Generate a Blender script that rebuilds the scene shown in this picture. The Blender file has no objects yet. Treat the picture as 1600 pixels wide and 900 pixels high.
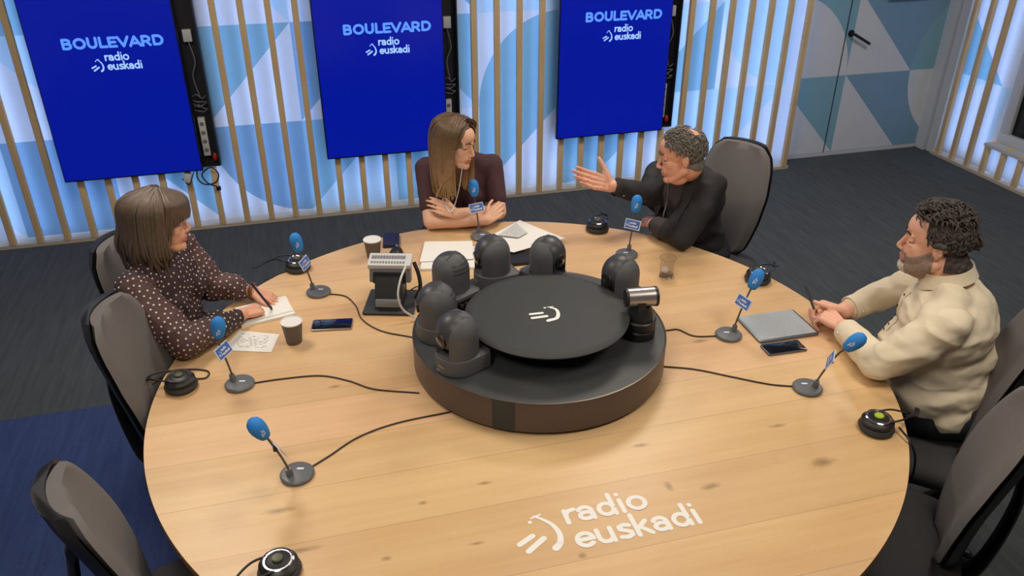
import bpy, bmesh, math, random
import numpy as np
from mathutils import Vector, Matrix, noise as mnoise
R_ = random.Random(7)
PI = math.pi
SC = bpy.context.scene
COL = SC.collection

# ------------------------------------------------------------------ camera
CAM = np.array([-0.682, -2.312, 2.39])
F_PX, PITCH, ROLL, YAW = 1268.71, 0.50351, 0.001478, 0.268037
_F = np.array([math.sin(YAW)*math.cos(PITCH), math.cos(YAW)*math.cos(PITCH), -math.sin(PITCH)])
_R = np.array([math.cos(YAW), -math.sin(YAW), 0.0]); _U = np.cross(_R, _F)
_c, _s = math.cos(ROLL), math.sin(ROLL)
_R, _U = _c*_R+_s*_U, -_s*_R+_c*_U
cd = bpy.data.cameras.new('camera'); cam = bpy.data.objects.new('camera', cd); COL.objects.link(cam)
cd.sensor_width = 36; cd.lens = F_PX/1600*36; cd.clip_start = .05
cam.matrix_world = Matrix(((_R[0], _U[0], -_F[0], CAM[0]), (_R[1], _U[1], -_F[1], CAM[1]), (_R[2], _U[2], -_F[2], CAM[2]), (0, 0, 0, 1)))
SC.camera = cam

def at(x, y, z=.74):
    """the point of the horizontal plane at height z that the photo shows at pixel x, y"""
    d = _F*F_PX + _R*(x-800) - _U*(y-450)
    return Vector(CAM + d*((z-CAM[2])/d[2]))

# ------------------------------------------------------------------ world, lights, exposure
w = bpy.data.worlds.new('world'); SC.world = w; w.use_nodes = True
w.node_tree.nodes['Background'].inputs[0].default_value = (.55, .65, .8, 1)
w.node_tree.nodes['Background'].inputs[1].default_value = .3
SC.view_settings.view_transform = 'Standard'; SC.view_settings.look = 'None'
SC.view_settings.gamma = 1; SC.view_settings.use_curve_mapping = False
SC.view_settings.exposure = 0.0
try:
    SC.cycles.use_denoising = True
    SC.cycles.max_bounces = 10; SC.cycles.transmission_bounces = 10; SC.cycles.diffuse_bounces = 3; SC.cycles.transparent_max_bounces = 8
    SC.cycles.sample_clamp_indirect = 4
except Exception: pass

def area(name, loc, size, power, col, sizey=None):
    l = bpy.data.lights.new(name, 'AREA'); l.energy = power; l.color = col; l.size = size
    if sizey: l.shape = 'RECTANGLE'; l.size_y = sizey
    o = bpy.data.objects.new(name, l); o.location = loc; COL.objects.link(o); return o
WARM = (1.0, .90, .78)
for k, (x, y, p) in enumerate([(-1.4, 1.2, 26), (1.1, 1.4, 24), (-1.1, -1.4, 24), (1.3, -1.0, 20), (0, 0, 8)]):
    area('ceiling_lamp', (x, y, 2.66), .6, p, WARM, .6)
area('ceiling_lamp', (3.3, 1.5, 2.66), .6, 22, (1, .95, .9), .6)

# ------------------------------------------------------------------ materials
def lin(c):
    c = [v/255 for v in c]
    return tuple((v/12.92 if v <= .04045 else ((v+.055)/1.055)**2.4) for v in c)+(1,)
MATS = {}
def mat(name, col, rough=.6, metal=0, bump=None, var=0, varscale=8, spec=None, emit=None, alpha=None, trans=None, coat=None, sheen=None):
    """plain procedural material: colour (sRGB 0-255), noise variation, noise bump (scale, strength, distance)"""
    m = bpy.data.materials.new(name); m.use_nodes = True; N = m.node_tree.nodes; L = m.node_tree.links
    b = N['Principled BSDF']; b.inputs['Base Color'].default_value = lin(col)
    b.inputs['Roughness'].default_value = rough; b.inputs['Metallic'].default_value = metal
    if spec is not None: b.inputs['Specular IOR Level'].default_value = spec
    if coat: b.inputs['Coat Weight'].default_value = coat
    if sheen: b.inputs['Sheen Weight'].default_value = sheen
    if trans: b.inputs['Transmission Weight'].default_value = trans
    if emit:
        b.inputs['Emission Color'].default_value = lin(emit[0]); b.inputs['Emission Strength'].default_value = emit[1]
    tc = N.new('ShaderNodeTexCoord')
    if var:
        n = N.new('ShaderNodeTexNoise'); n.inputs['Scale'].default_value = varscale; n.inputs['Detail'].default_value = 4
        L.new(tc.outputs['Object'], n.inputs['Vector'])
        mx = N.new('ShaderNodeMix'); mx.data_type = 'RGBA'
        c = lin(col)
        mx.inputs[6].default_value = tuple(v*(1-var) for v in c[:3])+(1,); mx.inputs[7].default_value = tuple(min(1, v*(1+var)) for v in c[:3])+(1,)
        L.new(n.outputs['Fac'], mx.inputs[0]); L.new(mx.outputs[2], b.inputs['Base Color'])
    if bump:
        n = N.new('ShaderNodeTexNoise'); n.inputs['Scale'].default_value = bump[0]; n.inputs['Detail'].default_value = 3
        L.new(tc.outputs['Object'], n.inputs['Vector'])
        bp = N.new('ShaderNodeBump'); bp.inputs['Strength'].default_value = bump[1]; bp.inputs['Distance'].default_value = bump[2]
        L.new(n.outputs['Fac'], bp.inputs['Height']); L.new(bp.outputs[0], b.inputs['Normal'])
    MATS[name] = m
    return m

def wood_mat(name, ca, cb, knots=(), grain=(1.2, 26, 26), rough=.42, planks=False):
    m = bpy.data.materials.new(name); m.use_nodes = True; N = m.node_tree.nodes; L = m.node_tree.links
    b = N['Principled BSDF']; b.inputs['Roughness'].default_value = rough
    tc = N.new('ShaderNodeTexCoord'); mp = N.new('ShaderNodeMapping'); mp.inputs['Scale'].default_value = grain
    L.new(tc.outputs['Object'], mp.inputs[0])
    n = N.new('ShaderNodeTexNoise'); n.inputs['Scale'].default_value = 1; n.inputs['Detail'].default_value = 6; n.inputs['Roughness'].default_value = .6; n.inputs['Distortion'].default_value = .6
    L.new(mp.outputs[0], n.inputs['Vector'])
    n2 = N.new('ShaderNodeTexNoise'); n2.inputs['Scale'].default_value = .8; n2.inputs['Detail'].default_value = 3
    mp2 = N.new('ShaderNodeMapping'); mp2.inputs['Scale'].default_value = (1.6, 7, 7) if grain[0] < grain[2]*.5 else (7, 7, 1.6)
    L.new(tc.outputs['Object'], mp2.inputs[0]); L.new(mp2.outputs[0], n2.inputs['Vector'])
    add = N.new('ShaderNodeMath'); add.operation = 'MULTIPLY_ADD'; add.inputs[1].default_value = .45
    L.new(n.outputs['Fac'], add.inputs[0]); 
    h = N.new('ShaderNodeMath'); h.operation = 'MULTIPLY'; h.inputs[1].default_value = .55; L.new(n2.outputs['Fac'], h.inputs[0]); L.new(h.outputs[0], add.inputs[2])
    rp = N.new('ShaderNodeValToRGB'); rp.color_ramp.elements[0].position = .34; rp.color_ramp.elements[1].position = .66
    rp.color_ramp.elements[0].color = lin(cb); rp.color_ramp.elements[1].color = lin(ca)
    L.new(add.outputs[0], rp.inputs[0])
    out = rp.outputs[0]
    if planks:
        at_ = N.new('ShaderNodeAttribute'); at_.attribute_name = 'plank'
        mx = N.new('ShaderNodeMix'); mx.data_type = 'RGBA'; mx.blend_type = 'MULTIPLY'; mx.inputs[0].default_value = 1
        L.new(out, mx.inputs[6]); L.new(at_.outputs['Color'], mx.inputs[7]); out = mx.outputs[2]
    for (kx, ky, rx, ry) in knots:
        mk = N.new('ShaderNodeMapping'); mk.vector_type = 'POINT'
        mk.inputs['Scale'].default_value = (1/rx, 1/ry, 0); mk.inputs['Location'].default_value = (-kx/rx, -ky/ry, 0)
        dn = N.new('ShaderNodeVectorMath'); dn.operation = 'ADD'
        L.new(tc.outputs['Object'], mk.inputs[0])
        n3 = N.new('ShaderNodeTexNoise'); n3.inputs['Scale'].default_value = 45; L.new(tc.outputs['Object'], n3.inputs['Vector'])
        vm = N.new('ShaderNodeVectorMath'); vm.operation = 'SCALE'; vm.inputs['Scale'].default_value = .9
        L.new(n3.outputs['Color'], vm.inputs[0]); L.new(mk.outputs[0], dn.inputs[0]); L.new(vm.outputs[0], dn.inputs[1])
        sb = N.new('ShaderNodeVectorMath'); sb.operation = 'SUBTRACT'; sb.inputs[1].default_value = (.45, .45, .45); L.new(dn.outputs[0], sb.inputs[0])
        fl = N.new('ShaderNodeVectorMath'); fl.operation = 'MULTIPLY'; fl.inputs[1].default_value = (1, 1, 0); L.new(sb.outputs[0], fl.inputs[0])
        ln = N.new('ShaderNodeVectorMath'); ln.operation = 'LENGTH'; L.new(fl.outputs[0], ln.inputs[0])
        r2 = N.new('ShaderNodeMapRange'); r2.inputs['From Min'].default_value = .2; r2.inputs['From Max'].default_value = 1.3; r2.inputs['To Min'].default_value = .55; r2.inputs['To Max'].default_value = 0
        L.new(ln.outputs['Value'], r2.inputs['Value'])
        mx = N.new('ShaderNodeMix'); mx.data_type = 'RGBA'; mx.inputs[7].default_value = lin((96, 66, 38))
        L.new(r2.outputs[0], mx.inputs[0]); L.new(out, mx.inputs[6]); out = mx.outputs[2]
    L.new(out, b.inputs['Base Color'])
    bp = N.new('ShaderNodeBump'); bp.inputs['Strength'].default_value = .08; bp.inputs['Distance'].default_value = .001
    L.new(n.outputs['Fac'], bp.inputs['Height']); L.new(bp.outputs[0], b.inputs['Normal'])
    MATS[name] = m
    return m

# ------------------------------------------------------------------ mesh builder
def V3(p): return Vector((float(p[0]), float(p[1]), float(p[2])))
def frame(d):
    d = V3(d).normalized(); a = Vector((0, 0, 1)) if abs(d.z) < .9 else Vector((1, 0, 0))
    x = a.cross(d).normalized(); return x, d.cross(x), d
class MB:
    def __init__(s): s.v = []; s.f = []; s.m = []
    def add(s, vs, fs, mi=0):
        n = len(s.v); s.v += [tuple(v) for v in vs]; s.f += [tuple(i+n for i in f) for f in fs]; s.m += [mi]*len(fs); return s
    def box(s, c, d, rot=None, mi=0, bev=0):
        """box of size d, centre c; bev chamfers the vertical edges and rims"""
        hx, hy, hz = d[0]/2, d[1]/2, d[2]/2; M = rot or Matrix.Identity(3); c = V3(c)
        if bev <= 0:
            P = [(x, y, z) for z in (-hz, hz) for x, y in ((-hx, -hy), (hx, -hy), (hx, hy), (-hx, hy))]
            return s.add([c+M@Vector(p) for p in P], [(3, 2, 1, 0), (4, 5, 6, 7), (0, 1, 5, 4), (1, 2, 6, 5), (2, 3, 7, 6), (3, 0, 4, 7)], mi)
        r = min(bev, hx*.99, hy*.99); b = min(bev*.5, hz*.8)
        def ring(ins, z):
            o = []
            rr = max(r-ins, r*.35)
            for (sx, sy, a0) in ((1, 1, 0), (-1, 1, 90), (-1, -1, 180), (1, -1, 270)):
                for k in range(5):
                    a = math.radians(a0+k*22.5)
                    o.append(Vector((sx*(hx-ins-rr)+rr*math.cos(a), sy*(hy-ins-rr)+rr*math.sin(a), z)))
            return o
        rs = [ring(b, -hz), ring(b*.3, -hz+b*.3), ring(0, -hz+b), ring(0, hz-b), ring(b*.3, hz-b*.3), ring(b, hz)]
        n = len(rs[0]); vs = [c+M@p for q in rs for p in q]; fs = []
        for k in range(len(rs)-1):
            for i in range(n): j = (i+1) % n; fs.append((k*n+i, k*n+j, (k+1)*n+j, (k+1)*n+i))
        fs.append(tuple(range(n-1, -1, -1))); fs.append(tuple((len(rs)-1)*n+i for i in range(n)))
        return s.add(vs, fs, mi)
    def loft(s, rings, mi=0, cap=True, closed=True):
        n = len(rings[0]); vs = [p for r in rings for p in r]; fs = []
        for k in range(len(rings)-1):
            for i in range(n if closed else n-1):
                j = (i+1) % n; fs.append((k*n+i, k*n+j, (k+1)*n+j, (k+1)*n+i))
        if cap and closed:
            fs.append(tuple(range(n-1, -1, -1))); fs.append(tuple((len(rings)-1)*n+i for i in range(n)))
        return s.add(vs, fs, mi)
    def lathe(s, prof, c=(0, 0, 0), ax=(0, 0, 1), seg=32, mi=0):
        """prof: list of (radius, height)"""
        x, y, z = frame(ax) if tuple(ax) != (0, 0, 1) else (Vector((1, 0, 0)), Vector((0, 1, 0)), Vector((0, 0, 1)))
        c = V3(c)
        return s.loft([[c+z*h+x*(r*math.cos(2*PI*i/seg))+y*(r*math.sin(2*PI*i/seg)) for i in range(seg)] for r, h in prof], mi)
    def cyl(s, p0, p1, r0, r1=None, seg=16, mi=0):
        p0, p1 = V3(p0), V3(p1); return s.lathe([(r0, 0), (r0 if r1 is None else r1, (p1-p0).length)], p0, tuple(p1-p0) if abs((p1-p0).x)+abs((p1-p0).y) > 1e-9 or (p1-p0).z < 0 else (0, 0, 1), seg, mi)
    def tube(s, pts, r, seg=8, mi=0, flat=1):
        pts = [V3(p) for p in pts]; n = len(pts); rr = r if isinstance(r, (list, tuple)) else [r]*n
        ref = None; rings = []
        for i, p in enumerate(pts):
            t = (pts[min(i+1, n-1)]-pts[max(i-1, 0)]).normalized()
            if ref is None: ref = frame(t)[0]
            ref = (ref-t*ref.dot(t)).normalized(); b = t.cross(ref)
            rings.append([p+ref*(rr[i]*math.cos(2*PI*k/seg))+b*(rr[i]*flat*math.sin(2*PI*k/seg)) for k in range(seg)])
        return s.loft(rings, mi)
    def ell(s, c, rad, M=None, nu=20, nv=12, mi=0):
        M = M or Matrix.Identity(3); c = V3(c)
        rad = (rad,)*3 if not isinstance(rad, (list, tuple)) else rad
        vs = [c+M@Vector((0, 0, -rad[2]))]
        for j in range(1, nv):
            a = -PI/2+PI*j/nv
            for i in range(nu):
                b = 2*PI*i/nu; vs.append(c+M@Vector((rad[0]*math.cos(a)*math.cos(b), rad[1]*math.cos(a)*math.sin(b), rad[2]*math.sin(a))))
        vs.append(c+M@Vector((0, 0, rad[2]))); fs = []
        for i in range(nu): fs.append((0, 1+(i+1) % nu, 1+i))
        for j in range(nv-2):
            for i in range(nu):
                k = (i+1) % nu; fs.append((1+j*nu+i, 1+j*nu+k, 1+(j+1)*nu+k, 1+(j+1)*nu+i))
        t = len(vs)-1
        for i in range(nu): fs.append((t, 1+(nv-2)*nu+i, 1+(nv-2)*nu+(i+1) % nu))
        return s.add(vs, fs, mi)
    def cap(s, p0, p1, r0, r1=None, seg=16, mi=0):
        """tapered capsule"""
        r1 = r0 if r1 is None else r1; p0, p1 = V3(p0), V3(p1); d = p1-p0; L = d.length
        if L < 1e-6: return s.ell(p0, max(r0, r1), mi=mi)
        pr = []
        for k in range(1, 6): a = PI/2*k/5; pr.append((r0*math.sin(a), -r0*math.cos(a)))
        for k in range(0, 5): a = PI/2*k/5; pr.append((r1*math.cos(a), L+r1*math.sin(a)))
        return s.lathe([(max(a, 1e-4), b) for a, b in pr], p0, tuple(d) if abs(d.x)+abs(d.y) > 1e-7 or d.z < 0 else (0, 0, 1), seg, mi)
    def poly(s, pts, mi=0): return s.add(pts, [tuple(range(len(pts)))], mi)
    def prism(s, out, z0, z1, M=None, c=(0, 0, 0), mi=0):
        """outline (x, y) extruded from z0 to z1, then turned by M and moved to c"""
        M = M or Matrix.Identity(3); c = V3(c); n = len(out)
        vs = [c+M@Vector((x, y, z0)) for x, y in out]+[c+M@Vector((x, y, z1)) for x, y in out]
        fs = [tuple(range(n-1, -1, -1)), tuple(range(n, 2*n))]+[(i, (i+1) % n, n+(i+1) % n, n+i) for i in range(n)]
        return s.add(vs, fs, mi)
    def build(s, name, mats, parent=None, smooth=True, origin=None, sharp=35):
        me = bpy.data.meshes.new(name)
        o3 = V3(origin) if origin is not None else Vector((0, 0, 0))
        me.from_pydata([tuple(Vector(v)-o3) for v in s.v], [], s.f)
        mats = mats if isinstance(mats, (list, tuple)) else [mats]
        for m in mats: me.materials.append(MATS[m] if isinstance(m, str) else m)
        if len(mats) > 1: me.polygons.foreach_set('material_index', s.m)
        me.update()
        bm = bmesh.new(); bm.from_mesh(me); bmesh.ops.recalc_face_normals(bm, faces=bm.faces); bm.to_mesh(me); bm.free()
        if smooth:
            me.polygons.foreach_set('use_smooth', [True]*len(me.polygons))
            me.set_sharp_from_angle(angle=math.radians(sharp))
        o = bpy.data.objects.new(name, me); COL.objects.link(o)
        if origin is not None: o.location = o3
        if parent: o.parent = parent
        return o

def tag(o, label=None, cat=None, group=None, kind=None):
    if label: o['label'] = label
    if cat: o['category'] = cat
    if group: o['group'] = group
    if kind: o['kind'] = kind
    return o
def thing(name, label, cat, loc=(0, 0, 0), rz=0, group=None):
    o = bpy.data.objects.new(name, None); COL.objects.link(o); o.location = loc; o.rotation_euler = (0, 0, rz); o.empty_display_size = .05
    return tag(o, label, cat, group)
def copy_tree(o, loc=None, rz=None, label=None, parent=None):
    c = o.copy(); COL.objects.link(c); c.parent = parent
    for ch in list(o.children): copy_tree(ch, parent=c)
    if loc is not None: c.location = loc
    if rz is not None: c.rotation_euler = (0, 0, rz)
    if label: c['label'] = label
    return c
def struct(o): o['kind'] = 'structure'; return o
def rotz(a): return Matrix.Rotation(a, 3, 'Z')
def arc(cx, cy, rx, ry, a0, a1, n=14):
    return [(cx+rx*math.cos(math.radians(a0+(a1-a0)*k/n)), cy+ry*math.sin(math.radians(a0+(a1-a0)*k/n))) for k in range(n+1)]
def spline(P, n=8):
    P = [V3(p) for p in P]; out = []
    Q = [P[0]*2-P[1]]+P+[P[-1]*2-P[-2]]
    for i in range(1, len(Q)-2):
        for k in range(n):
            t = k/n; a, b, c, d = Q[i-1:i+3]
            out.append(.5*((2*b)+(c-a)*t+(2*a-5*b+4*c-d)*t*t+(3*b-a-3*c+d)*t**3))
    out.append(P[-1]); return out

# ------------------------------------------------------------------ palette
mat('white_paint', (196, 198, 202), .6)
mat('plain_wall', (188, 190, 194), .7)
mat('ceiling_white', (205, 205, 205), .8)
mat('tile_white', (212, 214, 218), .55, var=.04)
mat('tile_teal', (130, 174, 190), .55, var=.05)
mat('tile_blue', (124, 160, 186), .55, var=.05)
mat('tile_pale', (182, 208, 222), .55, var=.04)
mat('led', (120, 175, 255), .5, emit=((158, 194, 255), 4.9))
mat('trim_beige', (190, 178, 160), .5)
wood_mat('slat_wood', (232, 202, 152), (212, 180, 132), grain=(40, 40, 2.5))
mat('black_plastic', (26, 26, 28), .45)
mat('black_matt', (50, 53, 53), .62, bump=(220, .05, .001))
mat('drum_side', (84, 70, 62), .38, bump=(150, .04, .001))
mat('drum_top', (60, 63, 64), .5, bump=(240, .05, .001))
mat('rim_metal', (120, 110, 100), .3, .8)
mat('cam_shell', (84, 85, 88), .56)
mat('cam_head', (62, 62, 65), .42)
mat('lens_glass', (10, 10, 14), .06, coat=1)
mat('silver', (176, 170, 168), .3, .85)
mat('chrome', (205, 205, 205), .12, 1)
mat('screen_blue', (0, 14, 120), .25, emit=((4, 26, 168), .62))
mat('screen_text', (60, 110, 220), .3, emit=((92, 150, 246), .9))
mat('screen_logo', (150, 180, 240), .3, emit=((150, 190, 255), .95))
mat('bezel', (14, 15, 22), .3)
mat('niche_dark', (30, 31, 38), .6)
mat('white_plastic', (205, 205, 205), .4)
mat('grey_plastic', (120, 122, 124), .45)
mat('red_plastic', (190, 50, 30), .4)
mat('mic_foam', (44, 134, 214), .8, bump=(500, .3, .001))
mat('mic_grey', (98, 101, 104), .42)
mat('mic_stem', (92, 88, 84), .4, .3)
mat('flag_blue', (70, 110, 190), .4)
mat('flag_white', (215, 222, 235), .4)
mat('white_ink', (240, 238, 232), .5)
mat('paper', (236, 234, 226), .8)
mat('paper_grey', (200, 200, 198), .8)
mat('ink', (150, 150, 155), .8)
mat('cup_grey', (96, 90, 84), .55)
mat('cup_white', (232, 230, 225), .5)
mat('coffee', (225, 223, 218), .4)
mat('phone_black', (12, 14, 20), .08, coat=.6)
mat('tablet_glass', (170, 178, 182), .25)
mat('tablet_edge', (110, 112, 118), .35, .6)
mat('wallet_blue', (34, 38, 74), .6, bump=(90, .3, .002))
mat('green_cap', (176, 200, 60), .5); mat('olive_cap', (78, 80, 52), .4)
mat('fabric_grey', (106, 102, 100), .9, bump=(400, .25, .001), var=.05, varscale=30)
mat('fabric_dark', (60, 60, 62), .9, bump=(400, .25, .001))
mat('cable_black', (52, 44, 38), .5)
mat('cable_white', (215, 215, 212), .4)
mat('blue_hose', (110, 140, 190), .35)
mat('dark_window', (8, 14, 12), .05, coat=.5)
mat('skin_w', (226, 166, 134), .5, var=.05, varscale=25)
mat('skin_h', (236, 184, 152), .5, var=.05, varscale=25)
mat('skin_p', (224, 164, 136), .5, var=.07, varscale=25)
mat('skin_m', (234, 178, 150), .5, var=.07, varscale=25)
mat('lips', (196, 118, 102), .5)
mat('lips_m', (196, 128, 110), .55)
mat('eye_white', (180, 166, 156), .5)
mat('eye_dark', (44, 30, 22), .15)
mat('brow', (70, 52, 40), .9)
mat('brow_grey', (96, 84, 76), .9)
mat('hair_w', (96, 80, 64), .5, var=.35, varscale=60)
mat('hair_h', (126, 100, 72), .48, var=.35, varscale=60)
mat('hair_p', (112, 106, 98), .7, var=.4, varscale=70)
mat('hair_m', (62, 54, 50), .7, var=.4, varscale=70)
mat('beard_m', (148, 126, 112), .9, var=.35, varscale=90, bump=(300, .6, .002))
mat('beard_white', (196, 188, 178), .9, var=.2, varscale=90, bump=(300, .6, .002))
mat('stubble', (176, 140, 120), .8, var=.15, varscale=90, bump=(300, .5, .001))
mat('blouse', (58, 40, 42), .75, bump=(14, .5, .012))
mat('blouse_sheer', (84, 58, 56), .75, bump=(14, .5, .012)); mat('dot_white', (226, 214, 200), .8)
mat('sweater', (74, 46, 50), .85, bump=(260, .25, .002))
mat('suit_black', (38, 36, 37), .8, bump=(11, .5, .012))
mat('clerical_black', (58, 52, 54), .75, bump=(16, .5, .008))
mat('collar_white', (225, 222, 215), .6)
mat('shirt_cream', (226, 212, 184), .75, bump=(10, .6, .014))
mat('trousers_dark', (34, 36, 44), .85)
mat('shoe_black', (22, 20, 20), .4)
mat('gold', (210, 170, 90), .25, 1)
mat('bracelet_brown', (120, 80, 40), .4)
mat('wood_dark', (58, 40, 26), .5)

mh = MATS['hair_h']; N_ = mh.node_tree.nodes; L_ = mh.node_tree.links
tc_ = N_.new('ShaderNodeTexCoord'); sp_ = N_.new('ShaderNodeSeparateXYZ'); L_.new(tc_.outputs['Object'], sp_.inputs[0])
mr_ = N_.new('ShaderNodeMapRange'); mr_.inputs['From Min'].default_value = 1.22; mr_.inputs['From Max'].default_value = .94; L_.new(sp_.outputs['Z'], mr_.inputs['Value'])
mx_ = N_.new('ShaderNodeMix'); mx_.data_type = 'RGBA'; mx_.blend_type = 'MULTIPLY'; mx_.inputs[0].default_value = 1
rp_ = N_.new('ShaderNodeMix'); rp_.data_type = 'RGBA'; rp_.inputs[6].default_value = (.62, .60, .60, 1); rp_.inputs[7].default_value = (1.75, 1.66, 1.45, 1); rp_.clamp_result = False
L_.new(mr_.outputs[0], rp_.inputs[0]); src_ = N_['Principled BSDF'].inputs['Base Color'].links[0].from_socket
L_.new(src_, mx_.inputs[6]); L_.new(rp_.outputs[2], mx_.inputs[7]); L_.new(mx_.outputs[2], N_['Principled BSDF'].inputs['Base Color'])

# glass
g = bpy.data.materials.new('glass'); g.use_nodes = True; b = g.node_tree.nodes['Principled BSDF']
b.inputs['Transmission Weight'].default_value = 1; b.inputs['Roughness'].default_value = .02; b.inputs['IOR'].default_value = 1.45; MATS['glass'] = g
wt = mat('water', (230, 240, 240), .02, trans=1)

# carpet: dark grey with fine stripes, blue field
def carpet(name, c1, c2):
    m = bpy.data.materials.new(name); m.use_nodes = True; N = m.node_tree.nodes; L = m.node_tree.links; b = N['Principled BSDF']
    b.inputs['Roughness'].default_value = .95; b.inputs['Specular IOR Level'].default_value = .15
    tc = N.new('ShaderNodeTexCoord'); mp = N.new('ShaderNodeMapping'); mp.inputs['Scale'].default_value = (30, 2.2, 1); L.new(tc.outputs['Object'], mp.inputs[0])
    n = N.new('ShaderNodeTexNoise'); n.inputs['Scale'].default_value = 1.4; n.inputs['Detail'].default_value = 5; L.new(mp.outputs[0], n.inputs['Vector'])
    n2 = N.new('ShaderNodeTexNoise'); n2.inputs['Scale'].default_value = 260; L.new(tc.outputs['Object'], n2.inputs['Vector'])
    a = N.new('ShaderNodeMath'); a.operation = 'MULTIPLY_ADD'; a.inputs[1].default_value = .5; L.new(n2.outputs['Fac'], a.inputs[0])
    h = N.new('ShaderNodeMath'); h.operation = 'MULTIPLY'; h.inputs[1].default_value = .5; L.new(n.outputs['Fac'], h.inputs[0]); L.new(h.outputs[0], a.inputs[2])
    rp = N.new('ShaderNodeValToRGB'); rp.color_ramp.elements[0].position = .36; rp.color_ramp.elements[1].position = .64
    rp.color_ramp.elements[0].color = lin(c1); rp.color_ramp.elements[1].color = lin(c2); L.new(a.outputs[0], rp.inputs[0]); L.new(rp.outputs[0], b.inputs['Base Color'])
    bp = N.new('ShaderNodeBump'); bp.inputs['Strength'].default_value = .4; bp.inputs['Distance'].default_value = .003; L.new(a.outputs[0], bp.inputs['Height']); L.new(bp.outputs[0], b.inputs['Normal'])
    MATS[name] = m
carpet('carpet_grey', (68, 72, 74), (86, 90, 92)); carpet('carpet_blue', (50, 64, 104), (64, 80, 124))

# ------------------------------------------------------------------ room shell
WX0, WX1, WY0, WY1, H = -3.5, 4.76, -4.2, 3.36, 2.75
m = MB(); m.box((.7, -.35, -.05), (8.9, 8.3, .1)); struct(m.build('floor', 'carpet_grey', smooth=False))
m = MB(); m.box((-1.85, -1.48, -.0045), (3.3, 5.46, .013)); o = m.build('floor_inlay', 'carpet_blue', smooth=False); struct(o)
m = MB(); m.box((.7, -.35, H+.05), (8.9, 8.3, .1)); struct(m.build('ceiling', 'ceiling_white', smooth=False))
m = MB(); m.box((WX0-.05, -.35, H/2), (.1, 8.2, H)); struct(m.build('wall_left', 'plain_wall', smooth=False))
m = MB(); m.box((.7, WY0-.05, H/2), (8.6, .1, H)); struct(m.build('wall_front', 'plain_wall', smooth=False))

CW, CH, GX, GZ = .63, .66, 3.145, .03
TM = ['tile_white', 'tile_teal', 'tile_blue', 'tile_pale']
def cell(m, x0, z0, kind, a, b, put, xa=-99, xb=99, za=-99, zb=99):
    """one square of the painted pattern; kind: d1-d4 diagonals, q1-q4 quarter discs, s plain; put maps (x, z) to a point"""
    C = [(0, 0), (CW, 0), (CW, CH), (0, CH)]
    polys = []
    if kind == 's': polys = [(C, a)]
    elif kind[0] == 'd':
        k = int(kind[1])-1
        polys = [([C[k], C[(k+1) % 4], C[(k+2) % 4]], a), ([C[k], C[(k+2) % 4], C[(k+3) % 4]], b)]
    else:
        k = int(kind[1])-1; cx, cz = C[k]
        A = arc(cx, cz, CW, CH, k*90, k*90+90, 14); opp = C[(k+2) % 4]
        polys = [([(cx, cz)]+[A[i], A[i+1]], a) for i in range(14)]+[([opp, A[i+1], A[i]], b) for i in range(14)]
    for P, c in polys:
        Q = [(min(max(x0+x, xa), xb), min(max(z0+z, za), zb)) for x, z in P]
        ar = abs(sum(Q[i][0]*Q[(i+1) % len(Q)][1]-Q[(i+1) % len(Q)][0]*Q[i][1] for i in range(len(Q))))
        if ar > 1e-6: m.add([put(x, z) for x, z in Q], [tuple(range(len(Q)))], c)
# main wall pattern
ROWS = {0: ['d1', 'q2', 'd2', 's', 'd4', 'q3', 'd1', 'q1', 'd3', 'q4', 'd2', 'd1'], 1: ['q1', 'd3', 's', 'd2', 'q4', 'd1', 'd3', 'd4', 'q2', 's', 'd1', 'q3'],
        2: ['d2', 'q3', 'd1', 'q2', 's', 'd4', 'q1', 'd2', 's', 'd1', 'q4', 'd2'], 3: ['s', 'd1', 'q4', 'd3', 'q1', 's', 'd2', 'q3', 'd4', 'q2', 'd1', 's']}
PAIR = [(1, 0), (0, 3), (3, 1), (1, 3), (0, 1), (1, 0), (3, 0), (2, 0)]
m = MB()
for r in range(5):
    for k in range(12):
        x0 = GX-CW*(11-k)+.0; kd = ROWS[r % 4][k]; a, b = PAIR[(k*3+r*5) % 8]
        if r == 0 and kd == 's': a = 2
        if r == 1 and kd == 's': a = 3
        cell(m, x0-CW, GZ+CH*r, kd, a, b, lambda x, z: (x, 3.36, z), xb=3.23, zb=H)
m.add([(-4.5, 3.36, 0), (3.23, 3.36, 0), (3.23, 3.36, GZ), (-4.5, 3.36, GZ)], [(0, 1, 2, 3)], 0)
m.box((-.14, 3.43, H/2), (6.74, .12, H), mi=0)
m.add([(3.23, 3.36, 0), (3.23, 3.49, 0), (3.23, 3.49, H), (3.23, 3.36, H)], [(0, 1, 2, 3)], 0)
struct(m.build('wall_back', TM, smooth=False))
# door wall
m = MB(); Y2 = 3.47
put = lambda x, z: (x, Y2, z)
spec = {(0, 0): ('d1r', 1, 0), (1, 0): ('d1r', 2, 0), (2, 0): ('q3', 0, 2), (0, 1): ('q1', 0, 1), (1, 1): ('d1r', 2, 0), (2, 1): ('q2', 1, 2),
        (0, 2): ('d2', 1, 0), (1, 2): ('q2', 0, 2), (2, 2): ('d1r', 1, 0), (0, 3): ('q3', 0, 2), (1, 3): ('d4', 1, 0), (2, 3): ('q1', 2, 0), (0, 4): ('s', 0, 0), (1, 4): ('s', 2, 0), (2, 4): ('s', 0, 0)}
for (k, r), (kd, a, b) in spec.items():
    x0 = GX+CW*k; z0 = GZ+CH*r
    if kd == 'd1r':
        for P, c in (([(0, CH), (CW, CH), (CW, 0)], a), ([(0, CH), (CW, 0), (0, 0)], b)):
            m.add([put(min(x0+x, WX1), min(z0+z, H)) for x, z in P], [(0, 1, 2)], c)
    else: cell(m, x0, z0, kd, a, b, put, xb=WX1, zb=H)
m.box((3.99, Y2+.065, H/2), (1.6, .12, H), mi=0)
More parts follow.
